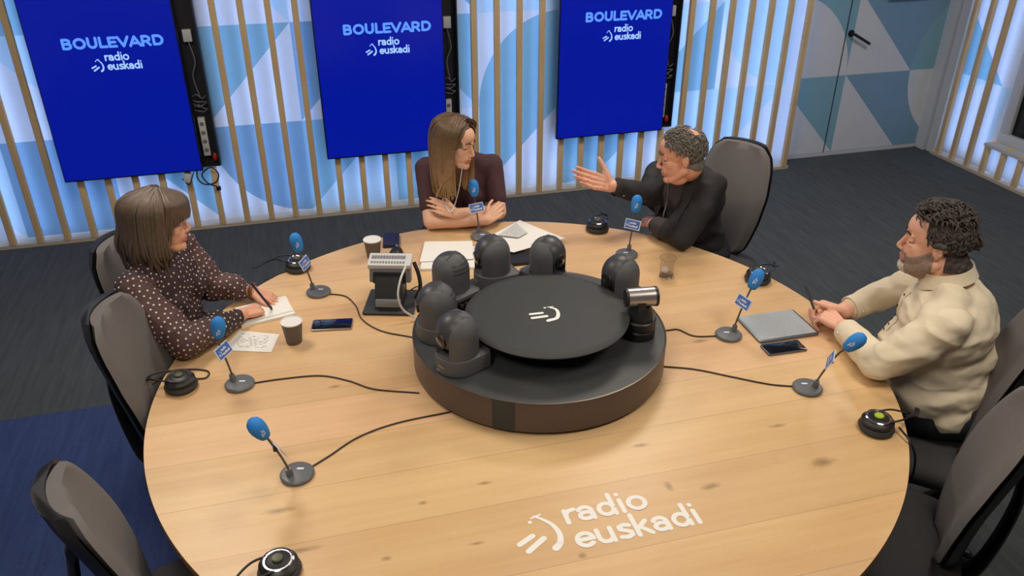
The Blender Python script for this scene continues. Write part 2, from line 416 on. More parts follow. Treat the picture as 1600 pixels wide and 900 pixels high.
struct(m.build('wall_back_recess', TM, smooth=False))
# flush door in the recess: the leaf's visible joint and lever handle
d = thing('door_1', 'flush patterned door with a thin black joint and a black lever handle', 'door', (3.70, Y2, 0)); del d['category']; del d['label']; struct(d)
mm = MB(); mm.box((3.70, Y2-.001, 1.05), (.007, .004, 2.1)); mm.box((4.125, Y2-.001, 2.1), (.856, .004, .006))
o = mm.build('door_joint', 'black_plastic', d, smooth=False); o.location = (-3.70, -Y2, 0)
mm = MB(); mm.cyl((3.745, Y2, 1.03), (3.745, Y2-.012, 1.03), .027, seg=20); mm.cyl((3.745, Y2-.01, 1.03), (3.745, Y2-.055, 1.03), .011)
mm.cap((3.745, Y2-.052, 1.03), (3.90, Y2-.052, .95), .011)
o = mm.build('door_handle', 'black_plastic', d); o.location = (-3.70, -Y2, 0)
mm = MB(); mm.box((4.2, Y2-.03, 1.325), (.36, .05, .07), bev=.01); o = mm.build('sign_plate', 'grey_plastic', smooth=True, origin=(4.2, Y2-.005, 1.3))
tag(o, 'grey box fixed on the patterned door, cut by top edge', 'box')
mm = MB(); mm.box((3.92, Y2-.006, .012), (1.4, .012, .024)); struct(mm.build('baseboard_back', 'white_paint', smooth=False))
# right wall with window opening
mm = MB(); X2 = 4.76
rc = {0: ['q2', 'd3', 'q1', 'd1'], 1: ['d2', 'q4', 'd3', 'd1'], 2: ['q3', 'd1', 's', 'd2'], 3: ['d1', 'q2', 'd2', 'q1'], 4: ['s', 's', 's', 's']}
WY, WZ = 2.74, .27     # the window starts here: edge nearest the corner, sill height
for r in range(5):
    for k in range(2):
        a, b = PAIR[(k*5+r*3+1) % 8]
        yb = 3.47-CW*k
        def pr_(y, z): return (X2, 3.47-y, z)
        cell(mm, CW*k, GZ+CH*r, rc[r][k], a, b, pr_, xa=0, xb=3.47-WY, zb=H)
mm.box((X2+.06, (3.47+WY)/2, H/2), (.115, 3.47-WY, H)); 
mm.box((X2+.055, (WY-4.2)/2, WZ/2-.01), (.11, WY+4.2, WZ-.02)); mm.box((X2+.055, (WY-4.2)/2, 2.55), (.11, WY+4.2, .4)); mm.box((X2+.055, -2.7, 1.3), (.11, 3.0, 2.1))
struct(mm.build('wall_right', TM, smooth=False))
# corner frame, white
mm = MB(); mm.box((4.70, 3.42, H/2), (.12, .10, H)); mm.box((4.68, 3.31, H/2), (.03, .09, H)); struct(mm.build('trim_1', 'white_paint', smooth=False))
wd = thing('window_1', None, None, (4.80, 1.0, 0)); struct(wd)
mm = MB()
for (y0, y1, z0, z1) in ((WY-.09, WY, WZ, 2.35), (-1.2, -1.12, WZ, 2.35), (-1.2, WY, WZ, WZ+.08), (-1.2, WY, 2.27, 2.35), (.75, .83, WZ, 2.35)):
    mm.box((4.775-4.80, (y0+y1)/2-1.0, (z0+z1)/2), (.05 if y1-y0 > 1 else .042, y1-y0, z1-z0-(0 if y1-y0 > 1 else .002)), bev=.008)
mm.build('window_frame', 'white_paint', wd, smooth=True)
mm = MB(); mm.box((0.0, .77-1.0, 1.31), (.01, 3.9, 2.0)); mm.build('pane', 'dark_window', wd, smooth=False)
mm = MB(); mm.box((4.70-4.80, .77-1.0, WZ-.012), (.12, 3.94, .024)); mm.build('window_sill', 'white_paint', wd, smooth=False)

# rails at the foot of the slat screens
mm = MB(); mm.box((-.14, 3.31, .012), (6.74, .10, .024)); struct(mm.build('baseboard_slats', 'trim_beige', smooth=False))
mm = MB(); mm.box((4.69, 1.0, .012), (.10, 4.55, .024)); struct(mm.build('baseboard_right', 'trim_beige', smooth=False))

# screens' extents (left edge x)
SCR = [-2.165, -.497, 1.168]; SW, SZ0, SZ1 = .85, .45, 1.96
slat_x = [-1.112+.1668*(k-14)+.02 for k in range(24)]+[.556+.1633*k+.02 for k in range(0, 17)]
slat_x = [x for x in slat_x if x > -3.4]
base = None
def make_slat(z0, z1, name='wall_slat'):
    t = thing(name, 'x', 'wall slat')
    a = MB(); a.box((0, 0, (z0+z1)/2), (.04, .036, z1-z0), bev=.003); a.build('batten', 'slat_wood', t)
    a = MB(); a.box((0, .0195, (z0+z1)/2), (.030, .003, z1-z0-.04)); a.build('light_strip', 'led', t, smooth=False)
    return t
tall = make_slat(.024, 2.72); low = make_slat(.024, SZ0-.01, 'short_wall_slat')
used = {'t': False, 'l': False}
for x in slat_x:
    under = None
    for i, sx in enumerate(SCR):
        if sx-.01 < x < sx+SW+.125: under = i
    key = 'l' if under is not None else 't'; src = low if key == 'l' else tall
    o = src if not used[key] else copy_tree(src, (0, 0, 0), 0)
    used[key] = True
    o.location = (x, 3.273, 0)
    if under is not None:
        nm = ['left', 'middle', 'right'][under]
        o['label'] = f'short wooden batten running from floor up to the {nm} blue screen'; o['group'] = f'short battens under the {nm} screen'
    else:
        if x < SCR[0]: z = 'left of the left blue screen'
        elif x < SCR[1]: z = 'between the left and middle blue screens'
        elif x < SCR[2]: z = 'between the middle and right blue screens'
        else: z = 'between the right blue screen and the door'
        o['label'] = 'tall wooden wall batten '+z; o['group'] = 'tall battens '+z
# slats of the right wall
rt = None
for k, y in enumerate([3.21, 3.05, 2.88]):
    if rt is None:
        rt = thing('wall_slat', 'tall wooden batten on the right wall beside the window', 'wall slat', group='tall battens on the right wall')
        a = MB(); a.box((0, 0, 1.372), (.036, .04, 2.696), bev=.003); a.build('batten', 'slat_wood', rt)
        a = MB(); a.box((.0195, 0, 1.37), (.003, .030, 2.6)); a.build('light_strip', 'led', rt, smooth=False); o = rt
    else: o = copy_tree(rt)
    o.location = (4.668, y, 0)
rt = None
for k in range(12):
    y = 2.715-.168*k
    if rt is None:
        rt = thing('short_wall_slat', 'short capped wooden batten under the window on the right wall', 'wall slat', group='short battens below the window')
        a = MB(); a.box((0, 0, .14), (.036, .04, .232), bev=.003); a.box((.035, 0, .262), (.106, .042, .022), bev=.003); a.build('batten', 'slat_wood', rt)
        a = MB(); a.box((.0195, 0, .13), (.003, .030, .2)); a.build('light_strip', 'led', rt, smooth=False); o = rt
    else: o = copy_tree(rt)
    o.location = (4.668, y, 0)

# ------------------------------------------------------------------ writing
LAY = [0, 0]
def ribbon(m, pts, w, M0, mi=0, w1=None, caps=True):
    """flat rounded stroke; M0 maps (x, y) to a 3-D point; strokes lie in thin layers like paint"""
    nrm = (M0(1, 0)-M0(0, 0)).cross(M0(0, 1)-M0(0, 0)).normalized()
    def M(x, y):
        return M0(x, y)+nrm*(1.5e-5*LAY[1]+5e-6*(LAY[0] % 3))
    LAY[0] += 1
    n = len(pts)
    W = [w+((w1 if w1 is not None else w)-w)*i/max(1, n-1) for i in range(n)]
    for i in range(n-1):
        (x0, y0), (x1, y1) = pts[i], pts[i+1]; dx, dy = x1-x0, y1-y0; L = math.hypot(dx, dy)
        if L < 1e-9: continue
        nx, ny = -dy/L, dx/L; a, b = W[i]/2, W[i+1]/2; LAY[1] = (2*i) % 40
        m.add([M(x0+nx*a, y0+ny*a), M(x0-nx*a, y0-ny*a), M(x1-nx*b, y1-ny*b), M(x1+nx*b, y1+ny*b)], [(0, 1, 2, 3)], mi)
    for i in range(n):
        if not caps and i in (0, n-1): continue
        LAY[1] = (2*i+1) % 40
        m.add([M(pts[i][0]+W[i]/2*math.cos(2*PI*k/12), pts[i][1]+W[i]/2*math.sin(2*PI*k/12)) for k in range(12)], [tuple(range(12))], mi)
GL = {
 'r': (.66, [[(.13, 0), (.13, .95)], [(.13, .5), (.2, .75), (.36, .9), (.6, .93)]]),
 'a': (.98, [arc(.42, .58, .32, .36, 150, 20, 8)+[(.74, .5), (.74, 0)], arc(.42, .29, .3, .26, 0, 360, 18)]),
 'd': (1.08, [arc(.47, .47, .35, .44, 0, 360, 20), [(.83, 0), (.83, 1.55)]]),
 'i': (.42, [[(.16, 0), (.16, .95)], [(.16, 1.4), (.16, 1.42)]]),
 'o': (1.05, [arc(.5, .48, .4, .46, 0, 360, 22)]),
 'e': (1.0, [arc(.5, .48, .38, .46, 0, 315, 18), [(.14, .5), (.86, .5)]]),
 'u': (1.02, [[(.14, .95), (.14, .4)]+arc(.46, .38, .32, .36, 180, 330, 8), [(.78, .95), (.78, 0)]]),
 's': (.82, [[(.68, .86), (.45, .95), (.2, .85), (.2, .65), (.45, .5), (.66, .36), (.66, .14), (.42, .02), (.12, .1)]]),
 'k': (.92, [[(.15, 0), (.15, 1.55)], [(.7, .95), (.22, .48)], [(.34, .58), (.78, 0)]]),
 'B': (1.0, [[(.12, .07), (.12, .93), (.5, .93), (.68, .83), (.68, .64), (.5, .53), (.12, .53)], [(.5, .53), (.74, .42), (.74, .18), (.55, .07), (.12, .07)]]),
 'O': (1.15, [arc(.53, .5, .44, .43, 0, 360, 22)]),
 'U': (1.03, [[(.14, .98), (.14, .4)]+arc(.47, .4, .33, .33, 180, 360, 8)+[(.8, .98)]]),
 'L': (.78, [[(.12, .98), (.12, .08), (.66, .08)]]),
 'E': (.84, [[(.7, .92), (.12, .92), (.12, .08), (.72, .08)], [(.12, .5), (.64, .5)]]),
 'V': (1.02, [[(.06, .95), (.5, .06), (.94, .95)]]),
 'A': (1.05, [[(.06, .04), (.5, .93), (.96, .04)], [(.26, .3), (.76, .3)]]),
 'R': (1.0, [[(.12, .02), (.12, .92), (.5, .92), (.72, .78), (.72, .55), (.5, .42), (.12, .42)], [(.45, .42), (.76, .04)]]),
 'D': (1.08, [[(.12, .08), (.12, .92), (.45, .92)]+arc(.45, .5, .42, .42, 90, -90, 12)+[(.12, .08)]]),
}
def word(m, txt, x0, x1, y, h, M, w=.28, mi=0):
    """word from x0 to x1 on baseline y with x-height (capital height) h"""
    tot = sum(GL[c][0] for c in txt)-.1; sx = (x1-x0)/tot; x = 0
    for c in txt:
        for st in GL[c][1]:
            ribbon(m, [(x0+(x+px)*sx, y+py*h) for px, py in st], w*h, M, mi)
        x += GL[c][0]
def emblem(m, M, s=1, mi=0):
    """two slanted bars, a dot and a swelling arc; unit = table size in metres, origin at its middle"""
    P = lambda *a: [((x+.175)*s, (y+.775)*s) for x, y in a]
    ribbon(m, P((-.245, -.803), (-.203, -.782)), .016*s, M, mi); ribbon(m, P((-.228, -.832), (-.176, -.798)), .017*s, M, mi)
    ribbon(m, P((-.196, -.732), (-.1955, -.732)), .012*s, M, mi)
    ribbon(m, P((-.189, -.719), (-.160, -.711)), .006*s, M, mi)
    A = [(v.x, v.y) for v in spline([(-.178, -.713, 0), (-.158, -.732, 0), (-.139, -.757, 0), (-.130, -.793, 0), (-.138, -.824, 0), (-.155, -.840, 0)], 5)]
    ribbon(m, P(*A), .007*s, M, mi, w1=.021*s)

# ------------------------------------------------------------------ screens
NM = ['left', 'middle', 'right']
for i, sx in enumerate(SCR):
    t = thing('wall_screen', f'{NM[i]} of the three tall blue screens hung on the slatted wall', 'screen', (sx+SW/2, 3.25, SZ0), group='blue screens on the slatted wall')
    yf = 3.195-3.25; hw = SW/2; hh = SZ1-SZ0
    a = MB(); a.box((0, yf+.02, hh/2), (SW, .036, hh), bev=.006); a.build('casing', 'bezel', t)
    a = MB(); a.box((0, yf+.0, hh/2), (SW-.016, .004, hh-.02)); a.build('display', 'screen_blue', t, smooth=False)
    Mx = lambda x, y: Vector((x, yf-.0035, y))
    a = MB(); word(a, 'BOULEVARD', -.235, .340, .835, .060, Mx, .262); a.build('headline', 'screen_text', t, smooth=False)
    a = MB(); word(a, 'radio', -.015, .122, .758, .030, Mx); word(a, 'euskadi', -.010, .190, .702, .030, Mx)
    Mz = lambda x, y: Vector((x-.058, yf-.0035, y+.732)); emblem(a, Mz, .56); a.build('logo', 'screen_logo', t, smooth=False)
    c = thing('equipment_box', f'open dark equipment tray showing past the right edge of the {NM[i]} screen', 'box', (sx+SW/2+.08, 3.29, SZ0), group='dark equipment trays behind the screens')
    x1 = hw+.11-.08; x0 = -hw+.12
    a = MB(); a.box(((x0+x1)/2, .05, hh/2), (x1-x0, .012, hh)); a.box((x1-.004, .015, hh/2), (.008, .08, hh)); a.box(((x0+x1)/2, .015, .004), (x1-x0, .08, .008)); a.box(((x0+x1)/2, .015, hh-.004), (x1-x0, .08, .008))
    a.build('tray', 'niche_dark', c, smooth=False)
    xx = hw-.08+.045
    a = MB(); a.box((xx, .02, .86), (.055, .04, .075), bev=.006); a.build('plug_box', 'white_plastic', c)
    a = MB(); a.box((xx-.01, .02, .2), (.045, .04, .26), bev=.006)
    ps = a.build('power_strip', 'white_plastic', c)
    for k in range(4): a = MB(); a.cyl((xx-.01, 0, .11+k*.06), (xx-.01, -.002, .11+k*.06), .014, seg=14); a.build('socket', 'grey_plastic', ps)
    a = MB(); a.ell((xx+.035, .01, .055), (.016, .016, .03)); a.build('switch', 'red_plastic', c)
    a = MB()
    for k in range(5):
        z = .38+k*.022; a.tube(spline([(xx-.04, .02, z), (xx-.01, -.005, z+.02*math.sin(k*2)), (xx+.02, .01, z-.01), (xx+.045, .0, z+.012*math.cos(k*3))], 5), .0035, 6)
    a.tube(spline([(xx, .02, .82), (xx+.02, .0, .7), (xx-.01, .01, .6), (xx+.01, .01, .46)], 6), .004, 6)
    a.build('cabling', 'grey_plastic', c)
a = MB(); a.box((-1.425, 3.215, .405), (.045, .03, .06), rot=Matrix.Rotation(.2, 3, 'Y'), bev=.006)
tag(a.build('plug_adapter', 'white_plastic', origin=(-1.425, 3.215, .375)), 'white plug adapter hanging under the left blue screen', 'adapter')
a = MB(); a.tube(spline([(-1.36, 3.235, .45), (-1.36, 3.21, .39), (-1.32, 3.2, .352), (-1.25, 3.2, .36), (-1.225, 3.2, .42), (-1.27, 3.215, .462), (-1.33, 3.205, .42), (-1.30, 3.195, .36), (-1.25, 3.2, .33)], 7), .005, 8)
a.box((-1.24, 3.2, .315), (.03, .022, .026), bev=.004); a.tube(spline([(-1.46, 3.22, .40), (-1.42, 3.2, .36), (-1.38, 3.215, .44)], 5), .004, 6)
tag(a.build('hanging_cable', 'black_plastic', origin=(-1.3, 3.2, .4)), 'black cable loop dangling under the right corner of the left screen', 'cable')

# ------------------------------------------------------------------ the round table
TR, TZ = 1.267, .74
KN = []
for (px, py, rx, ry) in [(436, 798, .045, .012), (1000, 696, .03, .008), (757, 755, .022, .007), (1285, 722, .04, .02), (660, 786, .012, .008), (1045, 760, .012, .02), (910, 868, .012, .01), (523, 604, .02, .009), (1215, 665, .03, .008), (1110, 760, .03, .012), (745, 849, .02, .006), (603, 873, .014, .008), (1093, 533, .03, .012), (470, 860, .05, .01)]:
    q = at(px, py); KN.append((q.x, q.y, rx, ry))
wood_mat('table_oak', (226, 190, 142), (208, 168, 120), knots=KN, rough=.36, planks=True)
mat('table_rim', (150, 112, 70), .5)
tb = thing('round_table', 'large round oak table the four people sit around', 'table', (0, 0, 0))
me = bpy.data.meshes.new('tabletop'); js = [-1.3, -1.09, -.895, -.64, -.43, -.225, -.01, .2, .41, .62, .84, 1.05, 1.3]
vs, fs, cs = [], [], []
for k in range(len(js)-1):
    for (ya, yb, dark) in ((js[k], js[k+1]-.0025, 0), (js[k+1]-.0025, js[k+1], 1)):
        ya, yb = max(ya, -TR+1e-4), min(yb, TR-1e-4)
        if yb <= ya: continue
        n = 2 if dark else 12
        ys = [ya+(yb-ya)*i/n for i in range(n+1)]
        lft = [(-math.sqrt(TR*TR-y*y), y, TZ) for y in ys]; rgt = [(math.sqrt(TR*TR-y*y), y, TZ) for y in ys]
        b0 = len(vs); vs += lft+rgt[::-1]; fs.append(tuple(range(b0, len(vs))))
        t = .94+.12*R_.random(); cs.append((t, t*(.97+.05*R_.random()), t*(.93+.1*R_.random())) if not dark else (.74, .70, .64))
nt = len(fs); seg = 160
b0 = len(vs)
for z, r in ((TZ, TR), (TZ-.004, TR+.001), (TZ-.03, TR), (TZ-.036, TR-.01)):
    vs += [(r*math.cos(2*PI*i/seg), r*math.sin(2*PI*i/seg), z) for i in range(seg)]
for k in range(3):
    for i in range(seg): j = (i+1) % seg; fs.append((b0+k*seg+i, b0+(k+1)*seg+i, b0+(k+1)*seg+j, b0+k*seg+j)); cs.append((.8, .8, .8))
fs.append(tuple(b0+3*seg+i for i in range(seg))); cs.append((.6, .6, .6))
me.from_pydata(vs, [], fs)
me.materials.append(MATS['table_oak']); me.materials.append(MATS['table_rim'])
ca = me.color_attributes.new('plank', 'FLOAT_COLOR', 'CORNER')
for p in me.polygons:
    p.material_index = 0 if p.index < nt else 1
    for li in p.loop_indices: ca.data[li].color = (*cs[p.index], 1)
top = bpy.data.objects.new('tabletop', me); COL.objects.link(top); top.parent = tb
a = MB()
Mt = lambda x, y: Vector((x, y, TZ+.0008))
word(a, 'radio', -.100, .146, -.762, .049, Mt, .29); word(a, 'euskadi', -.098, .268, -.855, .049, Mt, .29)
o = a.build('lettering', 'white_ink', tb, smooth=False); o['label'] = 'white painted lettering'; a = MB()
Me = lambda x, y: Vector((x-.175, y-.775, TZ+.0008)); emblem(a, Me)
o = a.build('emblem', 'white_ink', tb, smooth=False); o['label'] = 'white painted emblem'
a = MB(); a.lathe([(.42, 0), (.42, .02), (.30, .05), (.27, .65), (.34, .705)], seg=48); a.build('pedestal', 'wood_dark', tb)

# ------------------------------------------------------------------ drum with disc
DC = (.066, .047)
dr = thing('camera_plinth', 'low black round drum in the centre of the table', 'plinth', (DC[0], DC[1], TZ))
a = MB(); a.lathe([(.44, .012), (.45, .014), (.45, .122), (.449, .124)], seg=96); a.build('drum_side', 'drum_side', dr)
a = MB(); a.lathe([(.4495, .1238), (.4505, .1255), (.446, .1262), (.444, .1245)], seg=96); a.build('rim', 'rim_metal', dr)
a = MB(); a.lathe([(.444, .115), (.444, .1248), (.002, .1248)], seg=96); a.build('top', 'drum_top', dr)
for k in range(5):
    an = math.radians(-108+72*k); a = MB(); a.lathe([(.028, 0), (.03, .012)], (.4*math.cos(an), .4*math.sin(an), 0), seg=20); a.build('foot', 'black_plastic', dr)
a = MB(); an0 = math.radians(-126)
for k in range(4):
    an = an0+math.radians(2.4*k); an1 = an+math.radians(2.4); r = .4508
    a.add([(r*math.cos(an), r*math.sin(an), .013), (r*math.cos(an1), r*math.sin(an1), .013), (r*math.cos(an1), r*math.sin(an1), .1235), (r*math.cos(an), r*math.sin(an), .1235)], [(0, 1, 2, 3)])
a.build('seam_tape', 'black_matt', dr)
ds = thing('turntable_disc', 'flat black disc with a white emblem raised over the plinth', 'disc', (DC[0]+.012, DC[1]-.05, TZ+.1248))
a = MB(); a.lathe([(.09, .0), (.09, .06), (.12, .075)], seg=48); a.build('column', 'black_matt', ds)
a = MB(); a.lathe([(.12, .074), (.27, .078), (.284, .084), (.286, .089), (.282, .092), (.262, .098), (.256, .0985), (.002, .0985)], seg=96); a.build('plate', 'black_matt', ds, sharp=50)
a = MB()
Md = lambda x, y: Vector((x, y, .0993))
def lg(x, y):
    q = at(x, y, TZ+.1248+.099); return (q.x-DC[0]-.012, q.y-DC[1]+.05)
ribbon(a, [lg(829, 491), lg(847, 489)], .0125, Md); ribbon(a, [lg(832, 497), lg(854, 494)], .0135, Md)
ribbon(a, [lg(851, 481), lg(851.3, 481)], .009, Md); ribbon(a, [lg(855, 480), lg(864, 479)], .004, Md)
Aq = [(v.x, v.y) for v in spline([(*lg(860, 480.5), 0), (*lg(868, 483), 0), (*lg(872, 489), 0), (*lg(870, 497), 0), (*lg(857, 501), 0)], 5)]
ribbon(a, Aq, .008, Md, w1=.016); a.build('emblem', 'white_ink', ds, smooth=False)

# ------------------------------------------------------------------ robotic cameras
def make_ptz():
    t = thing('robotic_camera', 'x', 'camera', group='black dome cameras on the plinth')
    out = [( .074*math.cos(math.radians(an)), .074*math.sin(math.radians(an))) for an in range(-90, 91, 10)]+[(-.078, .074), (-.09, .06), (-.09, -.06), (-.078, -.074)]
    a = MB(); rs = []
    for (s_, z) in ((.96, 0), (1, .004), (1, .052), (.985, .058), (.95, .06)): rs.append([Vector((x*s_, y*s_, z)) for x, y in out])
    a.loft(rs); a.build('base', 'cam_shell', t)
    a = MB(); a.box((-.087, 0, .03), (.012, .1, .035)); 
    for k in range(4): a.box((-.095, -.035+.023*k, .03), (.006, .014, .012), mi=1)
    a.build('socket_panel', ['black_plastic', 'silver'], t, smooth=False)
    a = MB(); a.box((.0748, .012, .034), (.003, .03, .003)); a.box((.0742, -.008, .012), (.003, .018, .003)); a.build('marking', 'silver', t, smooth=False)
    # two side shells of the dome with the open slot between them
    prof = [(.070, .061), (.070, .135)]+[(.070*math.cos(math.radians(k)), .135+.070*math.sin(math.radians(k))) for k in range(10, 91, 10)]
    def zr(h): return math.sqrt(max(0, .070**2-max(0, h-.135)**2))
    for sg in (-1, 1):
        a = MB(); rings = []
        hs = [.061, .08, .1, .12, .135, .15, .165, .178, .188, .195]
        for h in hs:
            r = zr(h); yy = .036
            if r <= yy+.002: r = yy+.002
            a0 = math.asin(yy/r); pts = []
            for k in range(15):
                an = a0+(PI-2*a0)*k/14; pts.append(Vector((r*math.cos(an), sg*r*math.sin(an), h)))
            rings.append(pts)
        a.loft(rings); a.build('side_shell', 'cam_shell', t, sharp=50)
    a = MB(); rings = []   # rear bridge between the shells
    for h in [.061, .09, .12, .135, .15, .165, .18, .19, .197, .202]:
        r = zr(h)-.001; ya = min(.0355, r*.98); pts = []
        a0 = math.asin(min(1, ya/max(r, 1e-4)))
        for k in range(9): an = PI-a0+2*a0*k/8; pts.append(Vector((r*math.cos(an), r*math.sin(an), h)))
        pts.append(Vector((-.02, -ya, h))); pts.append(Vector((-.02, ya, h))); rings.append(pts)
    a.loft(rings); a.build('rear_bridge', 'cam_shell', t, sharp=50)
    a = MB(); a.lathe([(.004, -.0352)]+[(math.sqrt(.0688**2-(k*.0058)**2), k*.0058) for k in range(-6, 7)]+[(.004, .0352)], (0, 0, .135), (0, 1, 0), 48)
    hd = a.build('tilt_head', 'cam_head', t, sharp=50)
    a = MB(); a.lathe([(.026, .05), (.026, .07), (.022, .071)], (0, 0, .132), (1, 0, -.1), 28); lb = a.build('lens_barrel', 'black_plastic', hd)
    a = MB(); a.lathe([(.021, .068), (.016, .0725), (.002, .075)], (0, 0, .132), (1, 0, -.1), 28); a.build('lens', 'lens_glass', hd)
    return t
pz = make_ptz(); ZP = TZ+.1255
PT = [(-.262, -.112, 205, 'front left'), (-.290, .095, 172, None), (-.195, .318, 120, None), (-.012, .415, 190, None), (.192, .352, 300, None), (.402, .128, 200, None)]
LB = ['black dome camera nearest the viewer on the left rim of the plinth', 'black dome camera just behind the foremost one on the left rim',
      'black dome camera in front of the pale sheets beside the socket stand', "black dome camera just in front of the maroon-sweater woman's microphone, back of the plinth",
      'black dome camera right of the rear one, in front of the fanned sheets', 'black dome camera on the right rim beside the silver barrel camera']
for k, (x, y, az, _) in enumerate(PT):
    o = pz if k == 0 else copy_tree(pz)
    o.location = (x, y, ZP); o.rotation_euler = (0, 0, math.radians(az)); o['label'] = LB[k]
bc = thing('barrel_camera', 'silver barrel camera on a black round swivel base, right rim of plinth', 'camera', (.392, -.085, ZP))
a = MB(); a.lathe([(.055, 0), (.057, .004), (.057, .03), (.054, .034), (.057, .038), (.057, .066), (.052, .07)], seg=40); a.build('base', 'black_plastic', bc)
a = MB(); a.lathe([(.046, .07), (.046, .09), (.034, .12)], seg=32); a.build('neck', 'black_plastic', bc)
a = MB()
for sg in (-1, 1): a.box((-.01, sg*.03, .115), (.03, .008, .06), bev=.003)
a.build('yoke', 'black_plastic', bc)
a = MB(); a.lathe([(.030, -.052), (.034, -.05), (.034, .044), (.030, .046)], (0, 0, .15), (1, -.12, 0), 40); hb = a.build('barrel', 'silver', bc)
a = MB(); a.lathe([(.035, .044), (.035, .054), (.028, .055), (.024, .048), (.004, .047)], (0, 0, .15), (1, -.12, 0), 36); a.build('lens', 'black_plastic', hb)
a = MB(); a.lathe([(.031, -.05), (.031, -.057), (.004, -.058)], (0, 0, .15), (1, -.12, 0), 36); a.build('rear_cap', 'black_plastic', hb)

# ------------------------------------------------------------------ desk microphones
def make_mic(base, head, flag_u, label, flip=1):
    B = V3(base); B.z = TZ; Hh = V3(head)
    t = thing('desk_microphone', label, 'microphone', B, group='blue foam desk microphones'); L = Hh-B
    hd = Vector((L.x, L.y, 0)); hl = hd.length; hd.normalize()
    a = MB(); a.lathe([(.047, 0), (.050, .003), (.050, .010), (.046, .014), (.020, .018), (.004, .0185)], (0, 0, 0), seg=40); bs = a.build('base', 'mic_grey', t)
    a = MB(); sd = Vector((-hd.y, hd.x, 0)); ctr = hd*-.012
    a.box((ctr.x, ctr.y, .0195), (.02, .008, .002), rot=rotz(math.atan2(-.26, .96))); a.build('badge', 'flag_white', bs, smooth=False)
    s0 = hd*.022+Vector((0, 0, .012))
    a = MB(); a.cyl(s0, s0+Vector((0, 0, .03))+hd*.004, .0115, .009, 16); a.build('collar', 'mic_grey', t)
    P = spline([s0+Vector((0, 0, .02)), s0+hd*(hl*.18)+Vector((0, 0, L.z*.40)), s0+hd*(hl*.42)+Vector((0, 0, L.z*.72)), L-hd*.02-Vector((0, 0, .012))], 7)
    a = MB(); a.tube(P, .0034, 10); a.build('gooseneck', 'mic_stem', t)
    a = MB(); j = P[len(P)//2]; a.cyl(j-Vector((0, 0, .008)), j+Vector((0, 0, .008)), .0065, seg=12); a.build('clamp', 'black_plastic', t)
    # foam windscreen: elongated, wider at the far end
    ax = (P[-1]-P[-3]).normalized(); c0 = P[-1]
    a = MB(); a.lathe([(.010, -.006), (.0165, -.002), (.021, .012), (.0245, .032), (.0245, .048), (.021, .062), (.013, .072), (.004, .0755)], c0, tuple(ax), 28); fo = a.build('windscreen', 'mic_foam', t, sharp=80)
    # small white mark on the foam
    side = ax.cross(Vector((0, 0, 1))).normalized(); up = side.cross(ax)
    tocam = (Vector(CAM)-B); nn = (tocam-ax*tocam.dot(ax)).normalized(); sd2 = ax.cross(nn)
    a = MB()
    for k, (u0, u1, q) in enumerate(((.018, .034, -.004), (.022, .044, 0.001), (.024, .040, .0055))):
        for kk in range(3):
            ua = u0+(u1-u0)*kk/3; ub = u0+(u1-u0)*(kk+1)/3
            def fp(u, v):
                r = .0248 if u > .03 else .0235; return c0+ax*u+nn*math.sqrt(r*r-v*v)*1.015+sd2*v
            a.add([fp(ua, q-.0014), fp(ub, q-.0014), fp(ub, q+.0014), fp(ua, q+.0014)], [(0, 1, 2, 3)])
    a.build('foam_mark', 'flag_white', fo, smooth=False)
    # flag: small blue plate with a white edge and two lines of white lettering
    u = Vector((-hd.y, hd.x, 0)); tilt = .45
    upv = (Vector((0, 0, 1))*math.cos(tilt)+hd*math.sin(tilt)); nv = u.cross(upv).normalized()
    if nv.dot(tocam) < 0: nv = -nv
    c = j+nv*.006; M3 = Matrix((u, upv, nv)).transposed()
    a = MB(); a.box(c, (.074, .044, .003), rot=M3); fl = a.build('flag', 'flag_white', t, smooth=False)
    a = MB(); a.box(c+nv*.0018, (.067, .037, .0012), rot=M3); a.build('flag_face', 'flag_blue', fl, smooth=False)
    a = MB(); uu = u if u.dot(Vector(_R)) > 0 else -u
    Mf = lambda x, y: c+nv*.0028+uu*x+upv*y
    word(a, 'radio', -.012, .016, .003, .0055, Mf, .34); word(a, 'euskadi', -.012, .026, -.011, .0055, Mf, .34)
    emblem(a, lambda x, y: Mf(x-.021, y-.001), .13); a.build('flag_lettering', 'white_ink', fl, smooth=False)
    return t
MZ = .945
make_mic(at(498, 458), at(459, 386, MZ), (math.radians(60), .1, 1), 'blue foam microphone between the headphones and the left end of socket stand')
make_mic(at(375, 602), at(332, 519, MZ), (math.radians(45), .1, 1), 'blue foam microphone in front of the woman in the dotted blouse, beside single sheet')
make_mic(at(465, 743), at(402, 680, MZ), (math.radians(-60), 0, 0), 'blue foam microphone nearest the viewer, no one sitting at it')
make_mic(at(752, 371), at(738, 299, MZ), (math.radians(-10), .3, 1), 'blue foam microphone in front of the woman in the maroon sweater')
make_mic(at(979, 399), at(996, 324, MZ), (math.radians(-14), .3, 1), 'blue foam microphone in front of the man in the black suit')
make_mic(at(1138, 525), at(1182, 443, MZ), (math.radians(-75), .2, 1), 'blue foam microphone beside the tablet, behind it a dark headphone')
make_mic(at(1261, 608), at(1334, 541, MZ), (math.radians(20), .1, 1), 'blue foam microphone in front of the elbow of the man in cream')

